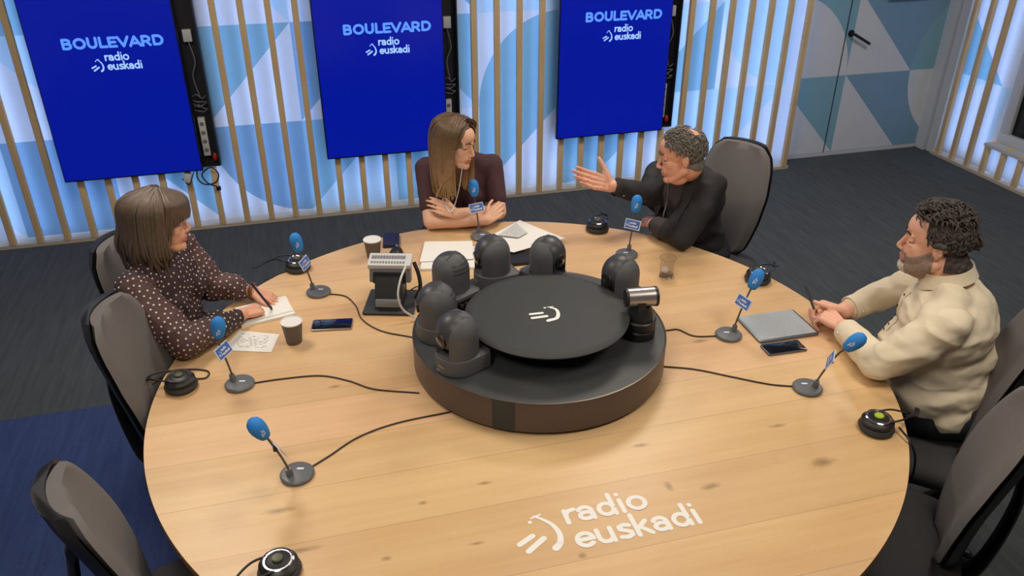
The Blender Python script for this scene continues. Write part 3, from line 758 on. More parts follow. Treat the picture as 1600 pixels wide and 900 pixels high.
def cable(name, pts, label, r=.0028, m_='cable_black', z=TZ+.003):
    P = spline([at(*q_, z) if len(q_) == 2 else Vector(q_) for q_ in pts], 8)
    a = MB(); a.tube(P, r, 8); return tag(a.build(name, m_, origin=P[0]), label, 'cable')
cable('microphone_cable', [(514, 459), (540, 463), (556, 478), (566, 499), (596, 517), (645, 527)], 'thin dark cable passing left of the socket stand to the plinth')
cable('microphone_cable', [(393, 599), (440, 592), (500, 587), (545, 595), (585, 608), (655, 614)], 'thin dark cable from microphone by the single sheet to the plinth')
cable('microphone_cable', [(486, 730), (515, 712), (560, 683), (620, 661), (706, 643)], 'thin dark cable curving from the nearest microphone to the plinth')
cable('microphone_cable', [(1121, 525), (1085, 525), (1060, 515), (.60, .09, TZ+.003), (.505, .10, TZ+.003)], 'thin dark cable from the microphone by the tablet to the plinth')
cable('microphone_cable', [(1243, 604), (1200, 600), (1140, 588), (1085, 577), (1030, 572)], 'thin dark cable from the microphone by the cream sleeve to plinth')

# ------------------------------------------------------------------ headphones
def make_hp(loc, rz, label, green=False, first=None):
    t = thing('headphones', label, 'headphones', loc, rz, group='black headphones lying on the table')
    a = MB(); a.lathe([(.040, 0), (.052, .004), (.056, .014), (.052, .024), (.040, .027)], seg=36); a.build('lower_cushion', 'black_matt', t)
    a = MB(); a.lathe([(.044, .026), (.050, .030), (.050, .038), (.042, .046), (.026, .052), (.004, .053)], seg=36); cp = a.build('ear_cup', 'black_plastic', t)
    a = MB(); a.lathe([(.0395, .0478), (.041, .0505), (.038, .052), (.0365, .0495)], seg=36); a.build('chrome_ring', 'chrome', cp)
    a = MB(); a.lathe([(.014, .052), (.015, .056), (.013, .059), (.002, .060)], seg=20); o = a.build('centre_cap', 'olive_cap', cp)
    a = MB()
    for sg in (-1, 1): a.tube(spline([(.02, sg*.03, .048), (.06, sg*.028, .05), (.10, sg*.012, .045), (.115, 0, .036)], 5), .0032, 8)
    a.build('yoke', 'black_plastic', t)
    a = MB(); a.tube(spline([(.1, 0, .04), (.135, .01, .03), (.16, .03, .016), (.185, .06, .012)], 6), [.008]*19, 10, flat=.5); a.build('headband', 'black_plastic', t)
    return t
HP = [((466, 421), 150, 'black headphones behind the farthest-left microphone'), ((284, 606), 165, 'black headphones with chrome ring at the table edge by the left empty chair'),
      ((933, 360), 45, 'black headphones between the fanned sheets and the suit man microphone'), ((1183, 439), 20, 'black headphones mostly hidden by a blue foam windscreen'),
      ((1368, 671), -5, 'black headphones with bright green cap at the right table edge'), ((438, 896), 200, 'black headphones cut off by the bottom edge of the photo')]
h0 = None
for k, ((x, y), rz, lb) in enumerate(HP):
    q = at(x, y); q.z = TZ
    if h0 is None: h0 = make_hp(q, math.radians(rz), lb)
    else:
        hh = copy_tree(h0, q, math.radians(rz), lb)
        if 'green' in lb:
            for cp_ in hh.children:
                for cc in cp_.children:
                    if cc.name.startswith('centre_cap'): cc.data = cc.data.copy(); cc.data.materials[0] = MATS['green_cap']
cable('headphone_cable', [(238, 600), (262, 581), (300, 577), (325, 580), (322, 590), (300, 592)], 'dark cable loop beside the headphones on the left table edge', .0028, z=TZ+.004)
cable('headphone_cable', [(448, 424), (430, 430), (412, 438)], 'short dark cable by the headphones behind the left microphone', .0024)
a = MB(); P = spline([at(1405, 668, .76), at(1422, 690, .75), at(1430, 715, .70), at(1425, 745, .62), at(1412, 760, .55)], 6); a.tube(P, .0035, 8)
tag(a.build('headphone_cable', 'black_plastic', origin=P[0]), 'black cable dropping off the right table edge from green-capped headphones', 'cable')

# ------------------------------------------------------------------ cups, glass, phones, paper
def make_cup(loc, label):
    t = thing('paper_cup', label, 'cup', loc, group='grey paper cups')
    a = MB(); a.lathe([(.028, 0), (.029, .002), (.0385, .088), (.0375, .088), (.0285, .006), (.002, .006)], seg=36); a.build('body', 'cup_grey', t)
    a = MB(); a.lathe([(.0365, .0868), (.040, .0868), (.0408, .089), (.040, .0915), (.0378, .091), (.0372, .088)], seg=36); a.build('rim', 'cup_white', t)
    a = MB(); a.lathe([(.0372, .0866), (.037, .084), (.030, .025), (.002, .025)], seg=36); a.build('lining', 'cup_white', t)
    a = MB(); a.lathe([(.0345, .066), (.002, .0665)], seg=36); a.build('milk_froth', 'coffee', t)
    return t
c0 = make_cup(at(584, 402), 'grey paper cup behind the socket stand, beside the dark blue wallet')
copy_tree(c0, at(460, 534), 0, 'grey paper cup between the white papers and the phone')
gl = thing('drinking_glass', 'clear tumbler with a white badge standing by the suited elbow', 'glass', at(1041, 432, TZ+.0012))
a = MB(); a.lathe([(.030, 0), (.032, .002), (.036, .092), (.0345, .092), (.0305, .012), (.002, .010)], seg=40); a.build('tumbler', 'glass', gl)
a = MB(); an0 = math.atan2(CAM[1]-at(1041, 432).y, CAM[0]-at(1041, 432).x)-.25
for rr0, rr1 in ((0.0, .006), (.009, .014)):
    pts = []
    for k in range(20):
        for r in (rr0, rr1):
            b_ = 2*PI*k/20; h = .05+r*math.sin(b_); an = an0+r*math.cos(b_)/.034; R0 = .0325+.0036*(h/.09)
            pts.append((R0*math.cos(an), R0*math.sin(an), h))
    a.add(pts, [(2*k, 2*k+1, (2*k+3) % 40, (2*k+2) % 40) for k in range(20)])
a.build('badge', 'flag_white', gl)

def slab(name, corners, h, mats, z0=TZ, parent=None, bev=0):
    """thin slab on a quadrilateral (list of x, y)"""
    a = MB(); c = Vector((sum(p[0] for p in corners)/4, sum(p[1] for p in corners)/4, z0))
    a.prism([(p[0], p[1]) for p in corners], z0, z0+h); return a.build(name, mats, parent, smooth=False, origin=c if parent is None else None)
def rect(c, sx, sy, rz):
    ca, sa = math.cos(rz), math.sin(rz)
    return [(c[0]+x*ca-y*sa, c[1]+x*sa+y*ca) for x, y in ((-sx/2, -sy/2), (sx/2, -sy/2), (sx/2, sy/2), (-sx/2, sy/2))]
def phone(x, y, rz, sx, sy, label, edge='tablet_edge'):
    q = at(x, y); t = thing('smartphone', label, 'phone', (q.x, q.y, TZ), rz)
    a = MB(); a.box((0, 0, .0045), (sx, sy, .009), bev=.008); a.build('body', edge, t)
    a = MB(); a.box((0, 0, .0092), (sx-.006, sy-.006, .0008), bev=.006); a.build('screen', 'phone_black', t)
    return t
phone(519.5, 509, math.radians(-10), .156, .078, 'black phone lying flat beside the grey paper cup', 'silver')
phone(1224, 545, math.radians(-2), .158, .072, 'dark phone lying flat in front of the tablet')
q = at(1214, 511)
tt = thing('tablet', 'tablet with a pale printed page on it before the man in cream', 'tablet', (q.x, q.y, TZ), math.radians(-1))
a = MB(); a.box((0, 0, .005), (.252, .192, .010), bev=.012); a.build('case', 'tablet_edge', tt)
a = MB(); a.box((-.002, .003, .0108), (.236, .176, .0012)); a.build('lit_page', 'tablet_glass', tt, smooth=False)
a = MB()
for k in range(15):
    y = .075-k*.0105; x0 = -.085
    while x0 < .085:
        l = .006+.02*R_.random(); a.add([(x0, y, .0116), (min(x0+l, .09), y, .0116), (min(x0+l, .09), y+.0028, .0116), (x0, y+.0028, .0116)], [(0, 1, 2, 3)]); x0 += l+.005
a.build('print', 'ink', tt, smooth=False)
def sheet(px, z, label, name='paper_sheet', m_='paper', curl=0, lines=0, h=.0012):
    C4 = [at(x, y, TZ) for x, y in px]; n = 8; a = MB(); c = sum(C4, Vector())/4
    ps = []
    for i in range(n+1):
        for j in range(n+1):
            u, v = i/n, j/n; p = C4[0]*(1-u)*(1-v)+C4[1]*u*(1-v)+C4[2]*u*v+C4[3]*(1-u)*v; p.z = z+curl*(u**3)*.7+curl*.4*math.sin(v*3)*u*u; ps.append(p)
    m1 = len(ps); ps += [p+Vector((0, 0, -h)) for p in ps]
    F = []
    for i in range(n):
        for j in range(n):
            k = i*(n+1)+j; F.append((k, k+n+1, k+n+2, k+1)); F.append((m1+k, m1+k+1, m1+k+n+2, m1+k+n+1))
    def bd(k0, k1): F.append((k0, k1, m1+k1, m1+k0))
    for i in range(n): bd(i, i+1); bd(n*(n+1)+i, n*(n+1)+i+1); bd(i*(n+1), (i+1)*(n+1)); bd(i*(n+1)+n, (i+1)*(n+1)+n)
    a.add(ps, F); o = a.build(name, m_, origin=(c.x, c.y, TZ)); tag(o, label, 'paper')
    if lines:
        b_ = MB()
        for k in range(lines):
            v = .15+.7*k/lines; u = .12
            while u < .8:
                l = .02+.08*R_.random(); 
                if R_.random() < .6:
                    P4 = []
                    for (uu, vv) in ((u, v), (u+l, v), (u+l, v+.02), (u, v+.02)):
                        p = C4[0]*(1-uu)*(1-vv)+C4[1]*uu*(1-vv)+C4[2]*uu*vv+C4[3]*(1-uu)*vv; p.z = z+.0006+curl*(uu**3)*.7+curl*.4*math.sin(vv*3)*uu*uu; P4.append(p-Vector((c.x, c.y, TZ)))
                    b_.add(P4, [(0, 1, 2, 3)])
                u += l+.03
        b_.build('writing', 'ink', o, smooth=False)
    return o
sheet([(375, 517), (437, 523), (424, 551), (344, 548)], TZ+.002, 'single handwritten sheet lying between the left microphone and cup', lines=9)
q = [at(*p) for p in ((378, 513), (462, 493), (446, 466), (368, 484))]
o = slab('notebook', [(p.x, p.y) for p in q], .010, 'paper'); tag(o, 'thin cream notebook under the hands of the woman in dots', 'notebook')
sheet([(383, 509), (459, 489), (447, 466), (376, 483)], TZ+.0125, 'top white leaf under the writing hand on the cream notebook')
# the host's papers
q = [at(*p) for p in ((657, 424), (742, 421), (752, 388), (662, 391))]
o = slab('paper_stack', [(p.x, p.y) for p in q], .012, 'paper'); tag(o, 'thick stack of white sheets right of the socket stand', 'paper')
sheet([(656, 414), (741, 410), (738, 382), (664, 382)], TZ+.016, 'loose top sheet on the stack right of the socket stand', curl=.004)
fl = slab('black_folder', [(p.x, p.y) for p in [at(*p) for p in ((764, 420), (836, 413), (832, 396), (766, 400))]], .016, 'black_plastic'); tag(fl, 'flat black folder under the fanned white sheets', 'folder')
sheet([(745, 386), (803, 402), (883, 380), (812, 350)], TZ+.021, 'broad white sheet fanned out behind the rear dome cameras', curl=.006)
o = sheet([(778, 376), (810, 380), (824, 372), (806, 357)], TZ+.030, 'grey printed sheet lying on the fanned white sheets', m_='paper_grey', lines=7)
# wallet and mouse
q = at(611, 378); t = thing('wallet', 'dark blue wallet behind the grey cup near the table edge', 'wallet', (q.x, q.y, TZ), math.radians(-8))
a = MB(); a.box((0, 0, .004), (.075, .135, .008), bev=.008); a.build('lower_flap', 'wallet_blue', t)
a = MB(); a.box((.003, 0, .013), (.072, .132, .008), rot=Matrix.Rotation(.03, 3, 'Y'), bev=.008); a.build('upper_flap', 'wallet_blue', t)
q = at(619, 399); t = thing('computer_mouse', 'black rounded mouse between the socket stand and the wallet', 'mouse', (q.x, q.y, TZ), math.radians(70))
a = MB(); rr = []
for k in range(9):
    u = -1+2*k/8; wv = .031*math.sqrt(max(.02, 1-u*u*.96)); hh_ = .036*math.sqrt(max(.03, 1-u*u*.93))
    rr.append([Vector((u*.055, wv*math.cos(PI*j/12)*1.0, .002+hh_*math.sin(PI*j/12))) for j in range(13)])
a.loft(rr); a.build('shell', 'black_plastic', t, sharp=80)
a = MB(); a.cyl((.028, -.004, .031), (.028, .004, .031), .009, seg=16); a.build('scroll_wheel', 'grey_plastic', t)

# ------------------------------------------------------------------ socket stand (small connection box on a slanted stand)
q = at(612, 474); st = thing('socket_stand', 'grey box of sockets on a slanted black stand left of plinth', 'device', (q.x, q.y, TZ), math.radians(-17))
a = MB(); a.box((0, 0, .006), (.205, .20, .012), bev=.010); a.build('base_plate', 'black_matt', st)
a = MB(); a.prism([(-.075, .012), (.055, .012), (.075, .10), (.02, .13), (-.02, .13)], -.055, .055, M=Matrix(((0, 0, 1), (1, 0, 0), (0, 1, 0))), c=(0, 0, 0)); a.build('pedestal', 'black_plastic', st)
a = MB(); a.box((0, -.068, .04), (.10, .022, .03), rot=Matrix.Rotation(-.3, 3, 'X'), bev=.004); a.build('front_lip', 'grey_plastic', st)
a = MB(); a.box((0, .03, .125), (.165, .05, .07), rot=Matrix.Rotation(-.25, 3, 'X'), bev=.006); hb = a.build('housing', 'grey_plastic', st)
a = MB(); a.box((0, .0, .118), (.13, .012, .045), rot=Matrix.Rotation(-.25, 3, 'X')); a.build('slot', 'black_plastic', hb, smooth=False)
a = MB(); a.box((0, .04, .172), (.172, .075, .022), rot=Matrix.Rotation(.25, 3, 'X'), bev=.004); tp = a.build('socket_row', 'white_plastic', st)
for k in range(12):
    a = MB(); a.box((-.07+k*.0115, .048, .1865), (.008, .018, .003), rot=Matrix.Rotation(.25, 3, 'X')); a.build('socket', 'grey_plastic', tp, smooth=False); a = MB(); a.box((-.07+k*.0115, .018, .178), (.0065, .012, .003), rot=Matrix.Rotation(.25, 3, 'X')); a.build('socket', 'grey_plastic', tp, smooth=False)
a = MB(); a.tube(spline([(.095, .04, .17), (.115, .02, .12), (.12, .0, .07), (.10, -.01, .03)], 6), .008, 10); a.build('arm', 'black_plastic', st)
a = MB(); P = spline([at(634, 416, .925), at(626, 436, .90), at(622, 462, .85), at(630, 484, .79), at(650, 497, .752), at(662, 505, .748)], 8); a.tube(P, .0042, 10)
tag(a.build('white_cable', 'cable_white', origin=P[-1]), 'white cable arching from the socket stand to the plinth', 'cable')
P = spline([at(643, 452, .76), at(655, 448, .745), at(672, 462, .745)], 5); a = MB(); a.tube(P, .0028, 8)
tag(a.build('black_cable', 'cable_black', origin=P[0]), 'short dark cable behind the right side of the socket stand', 'cable')
# ------------------------------------------------------------------ CHAIRS
def plate(prof, th0, th1, n=15):
    """curved upright plate: prof rows (z, x, half width, wing), thickness front th0 / back th1"""
    rings = []
    for (z, x, hw, wg) in prof:
        fr = []; bk = []
        for k in range(n):
            u = -1+2*k/(n-1); e = (1-abs(u)**6)**.5 if abs(u) < 1 else 0
            fr.append(Vector((x+wg*u*u+th0*e, hw*u, z))); bk.append(Vector((x+wg*u*u-th1*e, hw*u*.995, z)))
        rings.append(fr+bk[::-1][1:-1])
    return rings
def make_chair(name='office_chair', stool=False):
    t = thing(name, 'x', 'chair')
    P = []
    for k in range(17):
        v = k/16; z = .50+.545*v; x = -.195-.11*v+.03*math.sin(PI*v); hw = float(np.interp(v, [0, .06, .15, .35, .6, .8, .9, .95, 1], [.10, .135, .155, .185, .20, .185, .168, .152, .115]))
        P.append((z, x, hw, .038))
    if not stool:
        a = MB(); a.loft(plate(P, .030, .006)); a.build('backrest', 'fabric_grey', t, sharp=70)
        Q = [(z-(.006 if i == 0 else 0)+(.006 if i == 16 else 0), x-.012, hw+.008, wg) for i, (z, x, hw, wg) in enumerate(P)]
        a = MB(); a.loft(plate(Q, .006, .022)); a.build('back_shell', 'black_plastic', t, sharp=70)
        a = MB()
        J = spline([(-.30, 0, .86), (-.315, 0, .72), (-.30, 0, .55), (-.27, 0, .43), (-.20, 0, .385), (-.05, 0, .385)], 6)
        rings = []
        for i, p in enumerate(J):
            tn = (J[min(i+1, len(J)-1)]-J[max(i-1, 0)]).normalized(); nn = Vector((tn.z, 0, -tn.x))
            rings.append([p+nn*(.014*math.cos(2*PI*k/12))+Vector((0, .045*math.sin(2*PI*k/12), 0)) for k in range(12)])
        a.loft(rings); a.build('back_bracket', 'black_plastic', t, sharp=60)
    a = MB(); rs = []
    for (s_, z) in ((.90, .415), (.97, .42), (1, .44), (1, .462), (.96, .480), (.84, .490), (.5, .494), (.05, .494)):
        rs.append([Vector((.235*s_*(abs(math.cos(b_))**.55)*(1 if math.cos(b_) > 0 else -1), .24*s_*(abs(math.sin(b_))**.6)*(1 if math.sin(b_) > 0 else -1)*(1-.1*math.cos(b_)), z)) for b_ in [2*PI*k/40 for k in range(40)]])
    a.loft(rs); a.build('seat', 'fabric_dark', t, sharp=60)
    a = MB(); a.box((0, 0, .395), (.26, .22, .035), bev=.02); a.build('seat_mechanism', 'black_plastic', t)
    a = MB(); a.cyl((0, 0, .10), (0, 0, .385), .024, .02, 20); a.build('gas_column', 'black_plastic', t)
    a = MB(); a.lathe([(.045, .065), (.05, .08), (.04, .125), (.026, .13)], seg=24); a.build('base_hub', 'black_plastic', t)
    for k in range(5):
        an = 2*PI*k/5+.3; u = Vector((math.cos(an), math.sin(an), 0)); a = MB(); a.cap(u*.03+Vector((0, 0, .098)), u*.30+Vector((0, 0, .072)), .02, .013)
        lg_ = a.build('base_leg', 'black_plastic', t)
        a = MB(); c = u*.30+Vector((0, 0, .029)); sd = Vector((-u.y, u.x, 0))
        for sg in (-1, 1): a.cyl(c+sd*sg*.008, c+sd*sg*.026, .028, seg=20)
        a.cyl(c-sd*.01, c+sd*.01, .01, seg=10); a.cyl(c+Vector((0, 0, .0)), c+Vector((0, 0, .05)), .007, seg=10); a.build('caster', 'black_plastic', lg_)
    return t
def chair_at(o, x, y, fx, fy, label, group='grey high-backed office chairs'):
    o.location = (x, y, 0); o.rotation_euler = (0, 0, math.atan2(fy, fx)); o['label'] = label
    if group: o['group'] = group
    return o
CH = make_chair()
chair_at(CH, -1.16, .69, .92, -.40, 'grey office chair the woman in the dotted blouse sits on')
for a_ in ((-1.09, .20, .97, -.20, 'empty grey office chair between the dotted blouse and the lower left chair'),
           (-1.06, -.55, .95, .30, 'empty grey office chair in the lower left corner'),
           (1.27, 1.06, -.86, -.50, 'grey office chair behind the man in the black suit'),
           (1.38, -.41, -.75, .66, 'grey office chair the man in the cream shirt sits on'),
           (.95, -.80, -.75, .66, 'empty grey office chair in the lower right corner')):
    chair_at(copy_tree(CH), *a_)
sto = make_chair('office_stool', True); chair_at(sto, .04, 1.52, 0, -1, 'dark padded stool under the woman in the maroon sweater', None); sto['category'] = 'stool'
a = MB(); a.tube(spline([(-.98, -.36, .60), (-1.08, -.36, .5), (-1.10, -.40, .38), (-1.02, -.47, .28), (-.98, -.52, .26)], 7), .009, 10)
tag(a.build('blue_hose', 'blue_hose', origin=(-1.05, -.4, .3)), 'pale blue hose looping under the left table edge', 'hose')

# ------------------------------------------------------------------ PEOPLE

def remesh(m, vox, sm=4, fac=.5):
    """one continuous skin over the overlapping volumes in m; returns a mesh"""
    me = bpy.data.meshes.new('t'); me.from_pydata([tuple(v) for v in m.v], [], m.f); me.update()
    bm = bmesh.new(); bm.from_mesh(me); bmesh.ops.recalc_face_normals(bm, faces=bm.faces); bm.to_mesh(me); bm.free()
    o = bpy.data.objects.new('t', me); COL.objects.link(o)
    r = o.modifiers.new('r', 'REMESH'); r.mode = 'VOXEL'; r.voxel_size = vox; r.use_smooth_shade = True
    q = o.modifiers.new('s', 'SMOOTH'); q.factor = fac; q.iterations = sm
    dg = bpy.context.evaluated_depsgraph_get(); out = bpy.data.meshes.new_from_object(o.evaluated_get(dg))
    bpy.data.objects.remove(o); bpy.data.meshes.remove(me)
    return out
def skin_obj(name, me, mats, parent=None, loc=(0, 0, 0), wrinkle=None):
    loc = V3(loc); n = len(me.vertices); co = np.empty(n*3); me.vertices.foreach_get('co', co); co = co.reshape(-1, 3)
    if wrinkle:
        amp, sc = wrinkle; no = np.empty(n*3); me.vertices.foreach_get('normal', no); no = no.reshape(-1, 3)
        for i in range(n):
            p = co[i]; w1 = mnoise.noise(Vector((p[0]*sc[0], p[1]*sc[1], p[2]*sc[2]))); w2 = mnoise.noise(Vector((p[0]*sc[0]*2.3+9, p[1]*sc[1]*2.3, p[2]*sc[2]*2.3)))
            co[i] = p+no[i]*amp*((1-abs(w1)*3.2)*.6+w2*.5)
    co = co-np.array(loc); me.vertices.foreach_set('co', co.ravel()); me.update()
    me.materials.clear()
    for m_ in (mats if isinstance(mats, (list, tuple)) else [mats]): me.materials.append(MATS[m_])
    me.polygons.foreach_set('use_smooth', [True]*len(me.polygons))
    me.name = name; o = bpy.data.objects.new(name, me); COL.objects.link(o); o.location = (0, 0, 0) if parent else loc
    if parent: o.parent = parent
    return o
def patch(src, name, mat_, pred, off, parent, rough=0, seed=0, mx=None):
    """cloth, beard or hair skin: the faces of src whose centre passes pred, raised by off"""
    me = src.data; n = len(me.vertices); co = np.empty(n*3); me.vertices.foreach_get('co', co); co = co.reshape(-1, 3)
    no = np.empty(n*3); me.vertices.foreach_get('normal', no); no = no.reshape(-1, 3)
    ok = pred(co); idx = -np.ones(n, int); F = []; V = []
    cnt = np.zeros(n); tot = np.zeros(n)
    for p in me.polygons:
        vs = list(p.vertices)
        if ok[vs].all():
            q = []
            for v in vs:
                if idx[v] < 0: idx[v] = len(V); V.append(v)
                q.append(int(idx[v]))
            F.append(tuple(q))
            for v in vs: cnt[v] += 1
        for v in vs: tot[v] += 1
    P = []
    for v in V:
        o_ = off if cnt[v] == tot[v] else off*.15
        if rough: o_ += rough*mnoise.noise(Vector(co[v]*60+seed))*(1 if cnt[v] == tot[v] else 0)
        P.append(tuple(co[v]+no[v]*o_))
    m2 = bpy.data.meshes.new(name); m2.from_pydata(P, [], F); m2.materials.append(MATS[mat_]); m2.polygons.foreach_set('use_smooth', [True]*len(F)); m2.update()
    o = bpy.data.objects.new(name, m2); COL.objects.link(o); o.parent = parent
    return o

def headM(fwd, roll=0):
    f = V3(fwd).normalized(); l = Vector((0, 0, 1)).cross(f).normalized(); u = f.cross(l)
    return Matrix((f, l, u)).transposed() @ Matrix.Rotation(roll, 3, 'X')
def add_head(m, H, M, s=1.0, fem=False, heavy=0, nose=1.0):
    P = lambda x, y, z: H+M@(Vector((x, y, z))*s)
    E_ = lambda c, r, rot=None: m.ell(P(*c), tuple(v*s for v in r), M if rot is None else M@rot, 24, 16)
    C_ = lambda a, b, r0, r1=None: m.cap(P(*a), P(*b), r0*s, (r1 or r0)*s, 14)
    E_((-.014, 0, .032), (.094, .074, .084)); E_((.030, 0, .045), (.056, .060, .052))
    E_((.020, 0, -.035), (.064, .056+heavy*.006, .080))
    jw = .050 if not fem else .044
    for sg in (-1, 1):
        C_((.052, sg*.020, -.092), (-.006, sg*(jw+heavy*.01), -.055), .019+heavy*.006, .017+heavy*.008)
        E_((.047, sg*.031, -.022), (.025, .023, .030)); C_((.079, sg*.008, .021), (.066, sg*.040, .024), .0095, .009)
        C_((.0745, sg*.020, .0110), (.0685, sg*.043, .0095), .0070, .0066); C_((.0735, sg*.022, -.0095), (.0675, sg*.040, -.0085), .0062, .0058)   # upper lid fold
        E_((-.012, sg*.076, -.004), (.018, .0075, .030), Matrix.Rotation(sg*.35, 3, 'Z')); C_((-.022, sg*.082, .014), (-.020, sg*.082, -.014), .0055, .005)
        E_((.092*nose, sg*.0095, -.034), (.0085, .0065, .0070))
    C_((.078, 0, .014), (.1015*nose, 0, -.027), .0075, .0085); E_((.0985*nose, 0, -.031), (.0105, .0085, .0085))
    C_((.080, -.019, -.0595), (.0900, 0, -.0570), .0055, .0062); C_((.080, .019, -.0595), (.0900, 0, -.0570), .0055, .0062)
    C_((.080, -.015, -.0705), (.0875, 0, -.0695), .0058, .0070); C_((.080, .015, -.0705), (.0875, 0, -.0695), .0058, .0070)
    E_((.070, 0, -.096), (.021, .024, .019)); E_((.072, 0, -.050), (.018, .030, .022))
    if heavy: E_((.022, 0, -.100), (.045, .042, .030))
def eyes(person, H, M, s=1.0):
    for sg in (-1, 1):
        a = MB(); c = H+M@(Vector((.0612, sg*.0305, .0010))*s)-person.location
        a.ell(c, .0122*s, M, 18, 12); e = a.build('eye', 'eye_white', person, sharp=80)
        a = MB(); a.ell(c+M@(Vector((.0085, sg*.0005, 0))*s), (.0050*s, .0072*s, .0068*s), M, 14, 10); a.build('iris', 'eye_dark', e, sharp=80)  # iris
def brows(person, H, M, s, mt, thick=1.0):
    for sg in (-1, 1):
        a = MB(); P = [H+M@(Vector(p)*s)-person.location for p in ((.0885, sg*.012, .0265), (.0845, sg*.026, .0325), (.0725, sg*.044, .0285))]
        a.tube(spline(P, 5), [.0022*thick]+[.0038*thick]*6+[.003*thick]*3+[.0012], 8, flat=1); a.build('eyebrow', mt, person, sharp=80)

def add_hand(m, W, d, n, t, curls, s=1.0, spread=.12, thumb=(.75, .55, -.25), tb=(20, 25), fr=1.0):
    """palm, four fingers and a thumb. W wrist, d towards the fingers, n back of the hand, t towards the thumb"""
    d = V3(d).normalized(); n = V3(n); n = (n-d*n.dot(d)).normalized(); t0 = V3(t); cr = d.cross(n); t = cr if cr.dot(t0) > 0 else -cr
    offs = (.030, .0105, -.0095, -.028); kd = (.084, .088, .084, .076)
    L = ((.042, .025, .021), (.046, .029, .022), (.043, .027, .021), (.034, .020, .018)); rr = (.0083, .0085, .0080, .0070)
    for i in range(4):
        K = W+d*kd[i]*s+t*offs[i]*s
        m.cap(W+t*offs[i]*.55*s+d*.004*s, K, .0135*s, .0105*s, 12); m.cap(W+t*offs[i]*.8*s+d*.04*s-n*.004*s, K-n*.003*s, .012*s, .0095*s, 12)
        dd = (d+t*spread*(offs[i]/.03)).normalized(); ang = 0; p = K
        ax_n = n
        for k in range(3):
            ang += math.radians(curls[i][k]); v = dd*math.cos(ang)-ax_n*math.sin(ang); q = p+v*L[i][k]*s
            m.cap(p, q, rr[i]*s*fr*(1-.08*k), rr[i]*s*fr*(1-.08*(k+1)), 12); p = q
    b0 = W+d*.018*s+t*.018*s-n*.004*s; v = (d*thumb[0]+t*thumb[1]+n*thumb[2]).normalized(); p = b0+v*.046*s
    m.cap(b0, p, .0155*s, .0115*s, 12); m.cap(b0+d*.02*s-t*.006*s, p-t*.004*s, .012*s, .010*s, 12)
    ang = 0
    for k, ln in enumerate((.033, .027)):
        ang += math.radians(tb[k]); bend = (d-v*d.dot(v)).normalized(); v2 = (v*math.cos(ang)+bend*math.sin(ang)).normalized(); q = p+v2*ln*s
        m.cap(p, q, (.0100-.001*k)*s, (.0092-.001*k)*s, 12); p = q
def torso(m, N, SR, SL, HP, k=1.0, depth=.11, belly=.0, bust=0, hipw=.17):
    U = (N-HP).normalized(); R = (SR-SL).normalized(); R = (R-U*R.dot(U)).normalized(); F = U.cross(R)
    if F.dot(V3((0, 0, 0))-Vector((N.x, N.y, 0))) < 0: F = -F
    M = Matrix((F, R, U)).transposed(); sw = (SR-SL).length/2; Lh = (N-HP).length
    m.cap(SR, SL, .058*k, .058*k); m.cap(N+U*.005, SR.lerp(N, .15), .05*k, .050*k); m.cap(N+U*.005, SL.lerp(N, .15), .05*k, .050*k)
    m.ell(N-U*Lh*.28+F*.004, ((depth)*k, (sw+.015)*k, Lh*.33*k), M, 28, 18); m.ell(N-U*Lh*.58+F*belly*.4, ((depth*.95+belly*.5)*k, (sw*.80+belly*.3)*k, Lh*.33*k), M, 28, 18)
    m.ell(N-U*Lh*.80+F*(belly*.5), ((depth+belly*.6)*k, (sw*.85+belly*.4)*k, Lh*.24*k), M, 28, 18)
    m.ell(HP+U*.02-F*.01, (.13*k, hipw*k, .11*k), M, 24, 16)
    if bust:
        for sg in (-1, 1): m.ell(N-U*Lh*.36+F*(depth*.75)+R*sg*.075, (bust*k, .062*k, .062*k), M, 20, 14)
    return M
def arm(m, S, E, Wp, r=(.050, .042, .040, .027), k=1.0):
    m.cap(S, E, r[0]*k, r[1]*k, 18); m.cap(E, Wp, r[2]*k, r[3]*k, 18)
def legs(m, HP, bf, r, kk=(.44, .40), sp=.10, k=1.0, feet=True, seat=.50):
    bf = V3((bf[0], bf[1], 0)).normalized(); R = Vector((bf.y, -bf.x, 0)); A = []
    for sg in (-1, 1):
        h = HP+R*sg*sp; h.z = seat+.075; kn = h+bf*kk[0]+R*sg*.02; kn.z = seat+.055; an = kn-bf*.04; an.z = .10
        m.cap(h, kn, r[0]*k, r[1]*k, 18); m.cap(kn, an, r[1]*k*.95, r[2]*k, 18)
        A.append(an)
    return A, bf
def shoes(person, A, bf):
    for an in A:
        a = MB(); g_ = MB(); g_.cap(Vector((an.x, an.y, .055))-bf*.02, Vector((an.x, an.y, .05))+bf*.06, .042, .038); g_.ell(Vector((an.x, an.y, .034))+bf*.13, (.075, .044, .032), Matrix(((bf.x, -bf.y, 0), (bf.y, bf.x, 0), (0, 0, 1))))
        g_.cap(Vector((an.x, an.y, .045)), Vector((an.x, an.y, .10)), .04, .038)
        me = remesh(g_, .006, 3); skin_obj('shoe', me, 'shoe_black', person, person.location)
def strands(S, n_seg=6):
    a = MB()
    for pts, r0, r1 in S:
        P = spline(pts, 5); k = len(P); a.tube(P, [r0*(.6+.4*math.sin(PI*min(1, i/(k-1)*1.3)/1.3*1.0))*(1-(i/(k-1))**3)+r1*(i/(k-1))**3 for i in range(k)], n_seg, flat=.6)
    return a
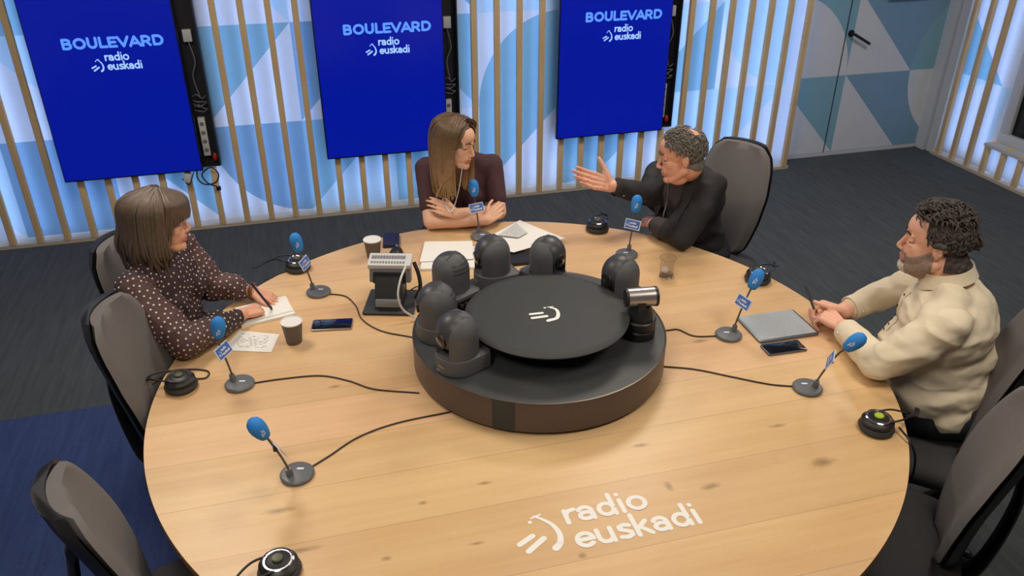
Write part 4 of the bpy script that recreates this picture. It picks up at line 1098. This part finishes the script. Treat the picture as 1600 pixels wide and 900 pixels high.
def collar(person, N, M, r, h, open_deg, name, mt, flare=.012, tip=.03, tilt=0):
    """folded shirt collar round the neck, open at the front; M columns forward, side, up"""
    a = MB(); rings = []; n = 36
    for i in range(n+1):
        u = -1+2*i/n; an = PI+u*(PI-math.radians(open_deg)); e = abs(u)**6
        dr = M@Vector((math.cos(an), math.sin(an), 0)); up = M@Vector((0, 0, 1)); c = N-person.location
        z0 = -.012; top = h*(1-.12*e); 
        B = lambda rr, zz: c+dr*rr+up*zz
        rings.append([B(r, z0), B(r+.001, top*.6), B(r+.003, top), B(r+.008, top+.002), B(r+flare+.004, top*.5), B(r+flare+.012+tip*.4*e, -.010-tip*e), B(r+flare+.006+tip*.3*e, -.010-tip*e), B(r+.006, top*.5)])
    a.loft(rings); return a.build(name, mt, person, sharp=60)
def dots_on(person, src, pitch, rad, mt, name, seed=3, pred=None):
    """small printed dots, evenly spaced over the cloth"""
    me = src.data; rn = random.Random(seed); n = len(me.polygons); C = np.empty(n*3); me.polygons.foreach_get('center', C); C = C.reshape(-1, 3)
    Nn = np.empty(n*3); me.polygons.foreach_get('normal', Nn); Nn = Nn.reshape(-1, 3)
    order = list(range(n)); rn.shuffle(order); grid = {}; out = []
    for i in order:
        p = C[i]
        if pred is not None and not pred(p): continue
        key = tuple((p/pitch).astype(int)); ok = True
        for dx in (-1, 0, 1):
            for dy in (-1, 0, 1):
                for dz in (-1, 0, 1):
                    for q in grid.get((key[0]+dx, key[1]+dy, key[2]+dz), ()):
                        if ((C[q]-p)**2).sum() < pitch*pitch: ok = False; break
                    if not ok: break
                if not ok: break
            if not ok: break
        if ok: grid.setdefault(key, []).append(i); out.append(i)
    a = MB()
    for i in out:
        c = Vector(C[i]); nn = Vector(Nn[i]); x, y, z = frame(nn); c = c+nn*.0012
        a.add([c+x*(rad*math.cos(2*PI*k/8))+y*(rad*math.sin(2*PI*k/8)) for k in range(8)]+[c+nn*.0008], [(k, (k+1) % 8, 8) for k in range(8)])
    return a.build(name, mt, person, sharp=80)
HL = lambda H, M, s, person: (lambda co: ((co+np.array(person.location)-np.array(H)) @ np.array(M))/s)

# ---- woman in the dotted blouse -------------------------------------------------
def woman_left():
    H = at(248, 348, 1.16); M = headM((.975, .13, -.12)); N = Vector((-1.255, .675, 1.02)); SR = Vector((-1.318, .50, .985)); SL = Vector((-1.175, .825, .985)); HP = Vector((-1.27, .72, .58))
    ER = at(290, 540, .80); WR = at(378, 491, .785); EL = Vector((-1.09, .80, .79)); WL = at(394, 455, .785)
    m = MB(); add_head(m, H, M, 1.0, fem=True)
    m.cap(H+M@Vector((-.022, 0, -.06)), N+Vector((0, 0, .02)), .052, .054)
    torso(m, N, SR, SL, HP, .86, .10, 0, .045); arm(m, SR, ER, WR, (.042, .036, .036, .026)); arm(m, SL, EL, WL, (.042, .036, .036, .026))
    A, bf = legs(m, HP, (.9, -.42), (.075, .055, .035))
    dR = (at(425, 476, .765)-WR).normalized()
    add_hand(m, WR, dR, (-.15, -.35, .92), (.2, .9, .3), [(38, 50, 25), (42, 50, 30), (45, 50, 30), (48, 50, 30)], .92, .05, (.85, .35, -.3), (15, 20))
    dL = (at(436, 468, .757)-WL).normalized()
    add_hand(m, WL, dL, (.0, .1, 1), (-.1, -.9, 0), [(18, 22, 12), (16, 24, 12), (18, 25, 12), (22, 25, 15)], .92, .16, (.8, .5, -.1), (10, 15))
    me = remesh(m, .0032, 6); p = skin_obj('person', me, 'skin_w', None, (HP.x, HP.y, 0))
    tag(p, 'woman with brown bob and dark dotted blouse writing at the left of the table', 'person')
    O = p.location.copy(); eyes(p, H, M); brows(p, H, M, 1, 'brow', .8)
    lc = HL(H, M, 1, p)
    patch(p, 'lips', 'lips', lambda co: (lambda q: (q[:, 0] > .078) & (abs(q[:, 1]) < .022) & (q[:, 2] > -.077) & (q[:, 2] < -.0525))(lc(co)), .0008, p)
    # blouse with wide sleeves
    m = MB(); torso(m, N, SR, SL, HP, 1.02, .115, .02, .055); 
    for S, E, Wp in ((SR, ER, WR), (SL, EL, WL)):
        d = (Wp-E).normalized(); L = (Wp-E).length
        m.cap(S, S.lerp(E, .55), .058, .066, 20); m.cap(S.lerp(E, .5), E-(E-S).normalized()*.0+Vector((0, 0, .012)), .066, .060, 20)
        m.cap(E+Vector((0, 0, .014)), E+d*L*.55+Vector((0, 0, .012)), .056, .052, 20); m.cap(E+d*L*.5+Vector((0, 0, .01)), E+d*(L-.045), .05, .033, 20)
        m.cap(E+d*(L-.055), E+d*(L-.035), .034, .032, 20)
    m.cap(N-Vector((0, 0, .02)), N+Vector((.012, 0, .045)), .068, .060, 20)
    me = remesh(m, .006, 5); b = skin_obj('blouse', me, 'blouse', p, O, (.006, (14, 14, 9)))
    for q_ in b.data.polygons:
        c_ = q_.center+O
        for (A_, B_) in ((SR, ER), (SL, EL), (ER, WR), (EL, WL)):
            u_ = max(.12 if A_ in (SR, SL) else 0, min(1, (c_-A_).dot(B_-A_)/(B_-A_).length_squared))
            if (c_-A_.lerp(B_, u_)).length < .076 and abs((c_-N).dot(Vector((-.42, -.9, 0)))) > .125: q_.material_index = 1
    b.data.materials.append(MATS['blouse_sheer'])
    dots_on(b, b, .0185, .0037, 'dot_white', 'printed_dots')
    m = MB(); legs(m, HP, (.9, -.42), (.088, .068, .05)); torso(m, N, SR, SL, HP, .9, .09)
    m2 = MB(); A, bf = legs(m2, HP, (.9, -.42), (.088, .068, .05)); m2.ell(HP+Vector((0, 0, .01)), (.15, .19, .10)); skin_obj('trousers', remesh(m2, .008, 4), 'trousers_dark', p, O); shoes(p, A, bf)
    # bob haircut
    rn = random.Random(5); S = []; Hc = H-O
    dn = Vector((0, 0, -1))
    for layer in range(4):
        for k in range(84):
            ph = math.radians(76+208*(k+rn.random()*.8)/84); c, s_ = math.cos(ph), math.sin(ph); g = .006*layer+rn.uniform(-.003, .003); bk = max(0, -c)
            root = M@Vector((.0+.02*c, .012*s_+rn.uniform(-.006, .006), .120+g)); p1 = M@Vector((-.012+(.094+g)*c, (.076+g)*s_, .078+g*.5)); p2 = M@Vector((-.014+(.100+g+.004*bk)*c, (.086+g)*s_, .0))
            p3 = p2+dn*.09+(M@Vector((c*.014+.010*math.sin(ph*9)+rn.uniform(-.006, .006), s_*.012, 0))); ln = .17+.045*bk+rn.uniform(-.02, .012)-.012*layer
            cu = -.03 if rn.random() < .8 else .01
            p4 = p2+dn*ln+(M@Vector((c*cu, s_*cu, 0))); S.append(([Hc+root, Hc+p1, Hc+p2, Hc+p3, Hc+p4], .0085, .0025))
    for layer in range(3):
        for k in range(46):      # fringe swept to the side
            u = (k+rn.random())/46; ph = math.radians(-74+148*u); c, s_ = math.cos(ph), math.sin(ph); g = .005*layer
            root = M@Vector((.01, .02, .122+g)); p1 = M@Vector((-.012+(.082+g)*c+.012, (.066+g)*s_, .100)); p2 = M@Vector((-.006+(.104+g)*c, (.080+g)*s_, .060)); p3 = M@Vector((-.008+(.108+g)*c, (.087+g)*s_, .022+.012*math.cos(ph)-rn.random()*.008))
            if abs(ph) > 1.05: p3 = M@Vector((-.022+(.108+g)*c, (.090+g)*s_, -.035-.03*rn.random()))
            S.append(([Hc+root, Hc+p1, Hc+p2, Hc+p3], .008, .002))
    a = strands(S); n0 = len(a.v)
    a.ell(Hc+M@Vector((-.014, 0, .036)), (.100, .084, .088), M, 28, 18)
    a.ell(Hc+M@Vector((-.045, 0, -.03)), (.072, .090, .12), M, 24, 16)
    a.build('hair', 'hair_w', p, sharp=80)
    a = MB(); q = WL-O; dd = (WL-EL).normalized(); 
    x, y, z = frame(dd)
    for kk, r in ((.0, .005), (.010, .0035)):
        a.tube([q+dd*(.004-kk)+x*(.031*math.cos(2*PI*i/20))+y*(.031*math.sin(2*PI*i/20)) for i in range(21)], r, 8)
    a.build('bracelet', 'bracelet_brown', p)
    return p
woman_left()
a = MB(); P0 = at(424, 482, .758); P1 = at(392, 442, .90); a.cyl(P0, P1, .0048, seg=12); a.cyl(P0+(P0-P1).normalized()*.012, P0, .0008, .0045, 12); o = a.build('pen', 'wallet_blue', origin=P0); tag(o, 'dark blue pen in the writing hand above the cream notebook', 'pen')

def cloth_arm(m, S, E, Wp, r, cut=.03):
    """sleeve from shoulder to just short of the wrist"""
    d = (Wp-E).normalized(); m.cap(S, E, r[0], r[1], 20); m.cap(E, Wp-d*cut, r[2], r[3], 20)
def trousers(p, HP, bf, O, r=(.092, .074, .055), hip=(.16, .20, .11)):
    m2 = MB(); A, f = legs(m2, HP, bf, r); m2.ell(HP+Vector((0, 0, .01)), hip); skin_obj('trousers', remesh(m2, .008, 4), 'trousers_dark', p, O); shoes(p, A, f)
def tufts(rn, H, M, s, O, n, pred, rad, ctr, ln, r0, curl, lift=.3):
    """short locks of hair growing from an ellipsoid round the skull"""
    S = []
    while len(S) < n:
        v = Vector((rn.gauss(0, 1), rn.gauss(0, 1), rn.gauss(0, 1))).normalized(); q = Vector((ctr[0]+rad[0]*v.x, ctr[1]+rad[1]*v.y, ctr[2]+rad[2]*v.z))
        if not pred(q): continue
        tdir = Vector((-.2-v.x*.2, v.y*.6, -1.0 if abs(v.z) < .6 else .0))+Vector((rn.uniform(-1, 1), rn.uniform(-1, 1), rn.uniform(-.6, .6)))*curl
        if v.z >= .5: tdir += Vector((-.5 if q.x > .02 else -.6, v.y, 0))
        tdir = (tdir-v*tdir.dot(v)).normalized(); L = ln*rn.uniform(.7, 1.2); c2 = v.cross(tdir)*rn.uniform(-1, 1)*curl
        lf = lift if q.z > 0 else lift*.3
        P = [q-v*.002, q+v*(L*lf)+tdir*L*.4+c2*L*.2, q+v*(L*lf*.9)+tdir*L*.8+c2*L*.6, q+v*(L*lf*.2)+tdir*L*1.05+c2*L*.8]
        S.append(([H-O+M@(p_*s) for p_ in P], r0, .0012))
    return strands(S, 5)

# ---- host in the maroon sweater -------------------------------------------------
def host():
    H = at(712, 222, 1.17); M = headM((.74, -.67, -.22), .0); N = Vector((.068, 1.40, 1.025)); SR = Vector((-.092, 1.42, .985)); SL = Vector((.228, 1.385, .985)); HP = Vector((.055, 1.50, .58))
    ER = at(674, 346, .785); EL = at(779, 331, .785)
    WR = at(760, 344, .792); WL = at(712, 334, .835)
    m = MB(); add_head(m, H, M, .98, fem=True); m.cap(H+M@Vector((-.024, 0, -.06)), N+Vector((0, 0, .02)), .048, .052)
    torso(m, N, SR, SL, HP, .88, .10, 0, .05); arm(m, SR, ER, WR, (.044, .039, .038, .026)); arm(m, SL, EL, WL, (.044, .039, .036, .026))
    A, bf = legs(m, HP, (0, -1), (.075, .055, .035))
    tR = (at(787, 322, .83)-WR)
    add_hand(m, WR, tR, (.15, -.75, .55), (-.2, .2, 1), [(14, 30, 25), (14, 32, 25), (16, 34, 25), (20, 34, 25)], .92, .0, (.75, .5, -.2), (10, 15))
    tL = (at(690, 325, .868)-WL)
    add_hand(m, WL, tL, (-.15, -.80, .45), (.1, .3, 1), [(16, 34, 26), (16, 36, 26), (18, 38, 26), (20, 38, 26)], .92, .015, (.75, .5, -.2), (10, 15))
    me = remesh(m, .0030, 6); p = skin_obj('person', me, 'skin_h', None, (HP.x, HP.y, 0)); O = p.location.copy()
    tag(p, 'woman with long brown hair and maroon sweater, arms crossed, below the middle screen', 'person')
    eyes(p, H, M, .98); brows(p, H, M, .98, 'brow', .8); lc = HL(H, M, .98, p)
    patch(p, 'lips', 'lips', lambda co: (lambda q: (q[:, 0] > .078) & (abs(q[:, 1]) < .022) & (q[:, 2] > -.077) & (q[:, 2] < -.0525))(lc(co)), .0008, p)
    m = MB(); torso(m, N, SR, SL, HP, 1.0, .105, .0, .062)
    for S, E in ((SR, ER), (SL, EL)): m.cap(S, S.lerp(E, .66), .056, .049, 20); m.cap(S.lerp(E, .60), S.lerp(E, .70), .050, .050, 20)
    m.cap(N-Vector((0, 0, .02)), N+Vector((0, -.012, .038)), .062, .056, 20)
    skin_obj('sweater', remesh(m, .006, 5), 'sweater', p, O, (.0025, (12, 12, 10))); trousers(p, HP, (0, -1), O)
    rn = random.Random(9); S = []; Hc = H-O; dn = Vector((0, 0, -1)); side = M@Vector((0, 1, 0))
    for layer in range(4):
        for k in range(76):
            ph = math.radians(64+232*(k+rn.random()*.8)/76); c, s_ = math.cos(ph), math.sin(ph); g = .004*layer+rn.uniform(-.002, .002); sd = 1 if s_ > 0 else -1
            root = M@Vector((.03-.05*rn.random()+.01*c, sd*.004, .117+g)); p1 = M@Vector((-.012+(.094+g)*c+.012, (.066+g)*s_+sd*.006, .088+g*.5)); p2 = M@Vector((-.014+(.106+g)*c, (.084+g)*s_, .015))
            p3 = p2+dn*.10+M@Vector((c*.004, s_*.004, 0)); 
            back = -c; ln = .245+rn.uniform(-.035, .02)+.02*back
            toF = Vector((0, -.030, 0)) if ph < PI*1.05 and False else Vector((0, -.012, 0))
            p4 = p3+dn*(ln*.35)+toF+Vector((-.012*sd*0, 0, 0)); p5 = p2+dn*ln+toF*2.2
            # hair on the shoulder side lies outside the sweater
            for q in (p3, p4, p5): pass
            S.append(([Hc+root, Hc+p1, Hc+p2, Hc+p3, Hc+p4, Hc+p5], .0072, .0022))
    # the heavy lock that falls in front of the right shoulder
    for k in range(70):
        u = rn.random(); v = rn.random(); top_ = M@Vector((.045+.01*u, -.010, .112)); p1 = M@Vector((.055-.03*u, -.050-.012*v, .070)); p2 = M@Vector((.040-.06*u, -.079-.008*v, .0))
        b3 = H+p2+dn*.11+Vector((-.012, -.012, 0)); b4 = at(676+26*u, 268, 1.05)+Vector((0, -.02*v, 0)); b4 = b3.lerp(b4, .5); b5 = at(680+18*u, 300+10*v, .93); b5.y = min(b5.y, 1.315); 
        S.append(([Hc+top_, Hc+p1, Hc+p2, b3-O, b4-O+dn*.04, b5-O], .0068, .0018))
    for k in range(26):   # lock on the far side of the face
        u = rn.random(); v = rn.random(); top_ = M@Vector((.045, .010, .112)); p1 = M@Vector((.062-.02*u, .048, .070)); p2 = M@Vector((.050-.05*u, .076, .0)); b3 = H+p2+dn*.10; b5 = b3+dn*(.12+.03*v)+Vector((-.02, -.02, 0))
        S.append(([Hc+top_, Hc+p1, Hc+p2, b3-O, b5-O], .0062, .0018))
    a = strands(S); a.ell(Hc+M@Vector((-.016, 0, .034)), (.094, .078, .085), M, 28, 18); a.ell(Hc+M@Vector((-.05, 0, -.03)), (.058, .075, .10), M, 24, 16)
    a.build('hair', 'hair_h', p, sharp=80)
    # earphone lead
    a = MB(); P = spline([at(722, 262, 1.07), at(718, 290, .98), at(712, 315, .90), at(705, 331, .868), at(697, 322, .88), at(692, 312, .91), at(694, 300, .95)], 8)
    for q in P: q.y -= .0
    a.tube(P, .0028, 8); tag(a.build('earphone_cable', 'cable_white', origin=P[3]), 'pale earphone cord hanging over the maroon sweater', 'cord')
    return p
host()

# ---- man in the black suit ------------------------------------------------------
def priest():
    H = at(1064, 243, 1.165); M = headM((-.90, .32, -.22), .04); N = Vector((1.055, .945, 1.035)); SL = Vector((1.155, .845, .985)); SR = Vector((1.00, 1.14, .955)); HP = Vector((1.20, 1.04, .58))
    EL = at(1068, 372, .80); WL = at(1020, 350, .795); ER = at(1014, 304, .91); WR = at(958, 291, .985)
    m = MB(); add_head(m, H, M, 1.02, heavy=.25, nose=1.03); m.cap(H+M@Vector((-.03, 0, -.055)), N+Vector((0, 0, .01)), .062, .068)
    torso(m, N, SR, SL, HP, .92, .115, .04); arm(m, SR, ER, WR, (.046, .04, .04, .029)); arm(m, SL, EL, WL, (.046, .04, .04, .029)); A, bf = legs(m, HP, (-.75, -.66), (.08, .06, .04))
    dR = (at(905, 276, 1.02)-WR).normalized(); tocam = (Vector(CAM)-WR).normalized(); n_ = -(tocam-dR*tocam.dot(dR)).normalized(); n_ = (n_+Vector((0, 0, -.25))).normalized()
    add_hand(m, WR, dR, n_, (0, 0, 1), [(6, 12, 8), (8, 14, 8), (12, 16, 10), (18, 20, 12)], 1.1, .02, (.70, .80, -.15), (2, 4), 1.14)
    add_hand(m, WL, Vector((.25, .95, -.05)), (-.3, .1, .9), (-.9, .3, 0), [(25, 30, 20)]*4, 1.0, .04, (.8, .4, -.3), (15, 20))
    me = remesh(m, .0031, 6); p = skin_obj('person', me, 'skin_p', None, (HP.x, HP.y, 0)); O = p.location.copy()
    tag(p, 'grey-haired man in a black suit holding out one open hand', 'person')
    eyes(p, H, M, 1.02); brows(p, H, M, 1.02, 'brow_grey', 1.1); lc = HL(H, M, 1.02, p)
    patch(p, 'lips', 'lips_m', lambda co: (lambda q: (q[:, 0] > .078) & (abs(q[:, 1]) < .022) & (q[:, 2] > -.077) & (q[:, 2] < -.0525))(lc(co)), .0006, p)
    def hp(co):
        q = lc(co); x, y, z = q[:, 0], q[:, 1], q[:, 2]
        bald = ((x+.060)/.034)**2+(y/.036)**2+((z-.10)/.05)**2 < 1
        return (z > -.075) & (((z > .066-.55*np.maximum(0, .05-x)) & (x < .060) & (abs(y) > -1)) | ((x < -.006) & (z > -.07+.6*np.maximum(0, x+.06)))) & ~bald & ~((abs(y) > .070) & (z < .03) & (x > -.034)) & ((x < .052) | (z > .085))
    hb = patch(p, 'hair', 'hair_p', hp, .007, p, .004, 4)
    rn = random.Random(3)
    def pr1(q): 
        bald = ((q.x+.060)/.036)**2+(q.y/.038)**2+((q.z-.10)/.05)**2 < 1
        if bald: return rn.random() < .06
        if q.z < -.065: return False
        if abs(q.y) > .062 and q.z < .026 and q.x > -.03: return False
        return (q.x < .058 and q.z > .064+.0*q.x) or (q.x < .022 and q.z > .03) or (q.x < -.02)
    a = tufts(rn, H, M, 1.02, O, 1150, pr1, (.098, .079, .088), (-.014, 0, .032), .023, .0033, .6, .3); a.build('hair_locks', 'hair_p', hb, sharp=80)
    # jacket
    m = MB(); torso(m, N, SR, SL, HP, 1.06, .13, .06); 
    for S, E, Wp in ((SR, ER, WR), (SL, EL, WL)):
        cloth_arm(m, S, E, Wp, (.066, .056, .054, .043), .034)
    me = remesh(m, .006, 24); jk = skin_obj('jacket', me, 'suit_black', p, O, (.007, (9, 9, 11)))
    # clothes frame
    U = (N-HP).normalized(); R = (SR-SL).normalized(); R = (R-U*R.dot(U)).normalized(); F = U.cross(R); F = F if F.dot(Vector((-1, -1, 0))) > 0 else -F
    Mt_ = np.array(Matrix((F, R, U)).transposed()); Nn = np.array(N-O)
    def vee(co):
        q = (co-Nn)@Mt_; d = -q[:, 2]
        return (q[:, 0] > .02) & (d > -.03) & (d < .30) & (abs(q[:, 1]) < .058-.15*np.maximum(0, d))
    patch(jk, 'clerical_shirt', 'clerical_black', vee, .004, p)
    def front(y, d):       # point on the chest surface, y sideways, d below the neck
        best = None
        return None
    # lapels: raised bands running down both sides of the opening
    co = np.empty(len(jk.data.vertices)*3); jk.data.vertices.foreach_get('co', co); co = co.reshape(-1, 3); Q = (co-Nn)@Mt_
    def surf(y, d):
        w_ = (Q[:, 1]-y)**2+(Q[:, 2]+d)**2+np.where(Q[:, 0] < .01, 1, 0); i = int(np.argmin(w_)); return Vector(co[i])
    for sg in (-1, 1):
        a = MB(); rings = []
        for k in range(12):
            d = -.02+.30*k/11; yi = sg*(.062-.15*max(0, d)*.98); wd = .045*math.sin(PI*min(1, (k+2.5)/13))+.006
            pi_, po = surf(yi, d), surf(yi+sg*wd, d-.004); nrm = Vector(Mt_[:, 0]); rings.append([pi_+nrm*.006, pi_.lerp(po, .5)+nrm*.012, po+nrm*.010, po+nrm*.002, pi_+nrm*.0])
        a.loft(rings); a.build('lapel', 'suit_black', jk, sharp=60)
    cm = Matrix((Vector((F.x, F.y, 0)).normalized(), Vector((R.x, R.y, 0)).normalized(), Vector((0, 0, 1)))).transposed()
    nk = H.lerp(N, .78)
    collar(p, nk+Vector((.004, .004, .0)), cm, .069, .030, 2, 'clerical_collar', 'clerical_black', .002, .0)
    a = MB(); c = nk-O+cm@Vector((.073, .0, .012)); a.box(c, (.004, .024, .026), rot=cm, bev=.0); a.build('collar_tab', 'collar_white', p, smooth=False)
    # chain of the pectoral cross
    a = MB(); P = [surf(.020, .01)+F*.012, surf(.012, .08)+F*.012, surf(.006, .16)+F*.012, surf(.0, .22)+F*.010]; a.tube(spline(P, 6), .0022, 6); a.build('chain', 'silver', p)
    for S, E, Wp, sh in ((SR, ER, WR, 1), (SL, EL, WL, 1)):
        d = (Wp-E).normalized(); x, y, z = frame(d); a = MB(); c = Wp-d*.034-O
        a.lathe([(.040, -.02), (.0445, -.018), (.0445, .014), (.041, .016), (.035, .010)], c, tuple(d), 28); a.build('jacket_cuff', 'suit_black', p)
        a = MB(); a.lathe([(.034, .0), (.0345, .030), (.032, .031), (.031, .0)], c, tuple(d), 28); a.build('shirt_cuff', 'clerical_black', p)
        a = MB(); tc_ = (Vector(CAM)-Wp); tc_ = (tc_-d*tc_.dot(d)).normalized(); dn_ = (tc_+Vector((0, 0, -.9))).normalized(); a.ell(c+dn_*.0455-d*.004, .0052); a.build('cufflink', 'silver', p)
    trousers(p, HP, (-.75, -.66), O)
    a = MB(); t_ = dR.cross(n_); t_ = t_ if t_.z > 0 else -t_; 
    c = WR+dR*.112+t_*-.0102; v = (dR*math.cos(math.radians(14))-n_*math.sin(math.radians(14))).normalized(); x, y, z = frame(v)
    a.tube([c+v*.008+x*(.0098*math.cos(2*PI*i/18))+y*(.0098*math.sin(2*PI*i/18))-O for i in range(19)], .0022, 8); a.ell(c+v*.008-n_*.0105-O, .0045); a.build('ring', 'gold', p)
    return p
priest()

# ---- man in the cream shirt -----------------------------------------------------
def man_right():
    H = at(1461, 377, 1.185); hs = 1.07; M = headM((-.75, .66, -.05)); N = Vector((1.455, -.315, 1.03)); SL = Vector((1.335, -.475, .98)); SR = Vector((1.575, -.155, .985)); HP = Vector((1.52, -.37, .57))
    EL = at(1374, 572, .80); WL = at(1318, 512, .79); ER = at(1392, 458, .83); WR = at(1320, 485, .80)
    m = MB(); add_head(m, H, M, hs, heavy=.8, nose=1.0); m.cap(H+M@Vector((-.03, 0, -.055)), N+Vector((0, 0, .01)), .069, .074)
    torso(m, N, SR, SL, HP, .93, .135, .07, hipw=.19); arm(m, SR, ER, WR, (.054, .046, .046, .033)); arm(m, SL, EL, WL, (.054, .046, .046, .033)); A, bf = legs(m, HP, (-.75, .66), (.09, .066, .042))
    dL = (at(1279, 486, .81)-WL).normalized()
    add_hand(m, WL, dL, (.1, -.55, .8), (.1, .8, .55), [(48, 62, 30), (50, 64, 30), (52, 66, 30), (54, 66, 30)], 1.04, .03, (.85, .35, .1), (18, 30), 1.05)
    dR = (at(1276, 470, .825)-WR).normalized()
    add_hand(m, WR, dR, (.1, .35, .95), (.1, -.9, .3), [(46, 60, 30), (48, 62, 30), (50, 64, 30), (54, 66, 30)], 1.04, .03, (.85, .35, .0), (18, 30), 1.05)
    me = remesh(m, .0031, 6); p = skin_obj('person', me, 'skin_m', None, (HP.x, HP.y, 0)); O = p.location.copy()
    tag(p, 'bearded dark-haired man in a cream shirt at the right of the table', 'person')
    eyes(p, H, M, hs); brows(p, H, M, hs, 'brow', 1.2); lc = HL(H, M, hs, p)
    patch(p, 'lips', 'lips_m', lambda co: (lambda q: (q[:, 0] > .078) & (abs(q[:, 1]) < .020) & (q[:, 2] > -.076) & (q[:, 2] < -.0535))(lc(co)), .0006, p)
    def beard(co):
        q = lc(co); x, y, z = q[:, 0], abs(q[:, 1]), q[:, 2]
        lip = (x > .076) & (y < .021) & (z > -.076) & (z < -.0535)
        low = (z < -.012-.52*np.clip(x, 0, .09)) & (z > -.13) & (x > -.004) & (x+.25*z < .2)
        must = (z < -.040) & (z > -.056) & (x > .074) & (y < .030)
        return (low | must) & ~lip
    bd = patch(p, 'beard', 'beard_m', beard, .0035, p, .0015, 2)
    patch(bd, 'chin_beard', 'beard_white', lambda co: (lambda q: (q[:, 0] > .062) & (abs(q[:, 1]) < .030) & (q[:, 2] < -.082))(HL(H, M, hs, p)(co)), .003, bd, .001, 5)
    rn = random.Random(3)
    def hp(co):
        q = lc(co); x, y, z = q[:, 0], abs(q[:, 1]), q[:, 2]
        return ((z > .084) & (x < .060)) | ((z > .030) & (x < .030)) | ((z > .008) & (x < .010)) & ((y > .05) | (x < 0)) | ((x < -.036) & (z > -.078))
    hb = patch(p, 'hair', 'hair_m', hp, .008, p, .005, 8)
    def pr1(q):
        if q.z < -.072: return False
        if abs(q.y) > .060 and q.z < .028 and q.x > -.032: return False
        return (q.x < .062 and q.z > .084) or (q.x < .028 and q.z > .03) or (q.x < .008 and q.z > .008) or (q.x < -.034)
    a = tufts(rn, H, M, hs, O, 900, pr1, (.097, .077, .086), (-.014, 0, .032), .018, .0032, .7, .28)
    b = tufts(rn, H, M, hs, O, 520, lambda q: q.z > .092 and q.x < .066, (.100, .077, .092), (-.010, 0, .036), .026, .0038, 1.1, .5)
    a.add(b.v, b.f); a.build('hair_locks', 'hair_m', hb, sharp=80)
    a = tufts(rn, H+M@Vector((-.118, .0, .018)), M, 1, O, 90, lambda q: True, (.014, .018, .022), (0, 0, 0), .018, .0045, 1, .5); a.ell(H-O+M@Vector((-.116, 0, .018)), (.018, .020, .024), M); a.build('hair_knot', 'hair_m', hb, sharp=80)
    # shirt
    m = MB(); torso(m, N, SR, SL, HP, 1.06, .15, .09, hipw=.20)
    for S, E, Wp in ((SR, ER, WR), (SL, EL, WL)):
        d = (Wp-E).normalized(); L = (Wp-E).length
        m.cap(N.lerp(S, .45), S.lerp(E, .2), .072, .070, 20); m.cap(S, S.lerp(E, .5), .070, .070, 20); m.cap(S.lerp(E, .4), E+Vector((0, 0, .008)), .073, .062, 20); m.cap(E+Vector((0, 0, .008)), Wp-d*.075, .061, .050, 20); m.cap(Wp-d*.075, Wp-d*.045, .047, .045, 20)
    me = remesh(m, .0055, 40); sh = skin_obj('shirt', me, 'shirt_cream', p, O, (.008, (9, 9, 14)))
    for E, Wp in ((ER, WR), (EL, WL)):
        d = (Wp-E).normalized(); a = MB(); a.lathe([(.044, -.045), (.0495, -.043), (.0485, .012), (.0455, .014), (.044, .008)], Wp-d*.036-O, tuple(d), 28); a.build('cuff', 'shirt_cream', p)
        a = MB(); tc_ = Vector(CAM)-Wp; tc_ = (tc_-d*tc_.dot(d)).normalized(); a.ell(Wp-d*.05-O+(tc_+Vector((0, 0, -.6))).normalized()*.049, .0045); a.build('button', 'collar_white', p)
    F = Vector((-.78, .62, 0)).normalized(); cm = Matrix((F, Vector((-F.y, F.x, 0))*1, Vector((0, 0, 1)))).transposed() @ Matrix.Rotation(.28, 3, 'Y')
    nk = N+Vector((-.012, .010, .040))
    collar(p, nk, cm, .074, .032, 16, 'collar', 'shirt_cream', .007, .035)
    U = (N-HP).normalized(); R = (SR-SL).normalized(); R = (R-U*R.dot(U)).normalized(); F2 = U.cross(R); F2 = F2 if F2.x < 0 else -F2  # towards the table
    Mt_ = np.array(Matrix((F2, R, U)).transposed()); Nn = np.array(N-O)
    co = np.empty(len(sh.data.vertices)*3); sh.data.vertices.foreach_get('co', co); co = co.reshape(-1, 3); Q = (co-Nn)@Mt_
    def surf(y, d):
        w_ = (Q[:, 1]-y)**2+(Q[:, 2]+d)**2+np.where((Q[:, 0] < .03) | (Q[:, 0] > .20), 1, 0); i = int(np.argmin(w_)); return Vector(co[i])
    a = MB(); rings = []
    for k in range(16):
        d = .02+.20*k/15; l, c, r = surf(-.017, d), surf(0, d), surf(.017, d); rings.append([l+F2*.001, l+F2*.004, c+F2*.006, r+F2*.004, r+F2*.001])
    a.loft(rings); pl = a.build('placket', 'shirt_cream', p, sharp=60)
    for k in range(5):
        a = MB(); q = surf(0, .04+.04*k)+F2*.007; a.ell(q, (.0028, .0052, .0052), Matrix((F2, R, U)).transposed(), 14, 8); a.build('button', 'brow', pl)
    trousers(p, HP, (-.75, .66), O, (.105, .08, .058), (.18, .22, .12))
    return p
man_right()
P0 = at(1272, 483, .825); P1 = at(1259, 449, .875); a = MB(); a.cyl(P0, P1, .0045, seg=12); a.cap(P1, P1+(P1-P0).normalized()*.006, .0045, .003); tag(a.build('pen', 'black_plastic', origin=P0), 'black pen sticking up from the clasped hands of the man in cream', 'pen')
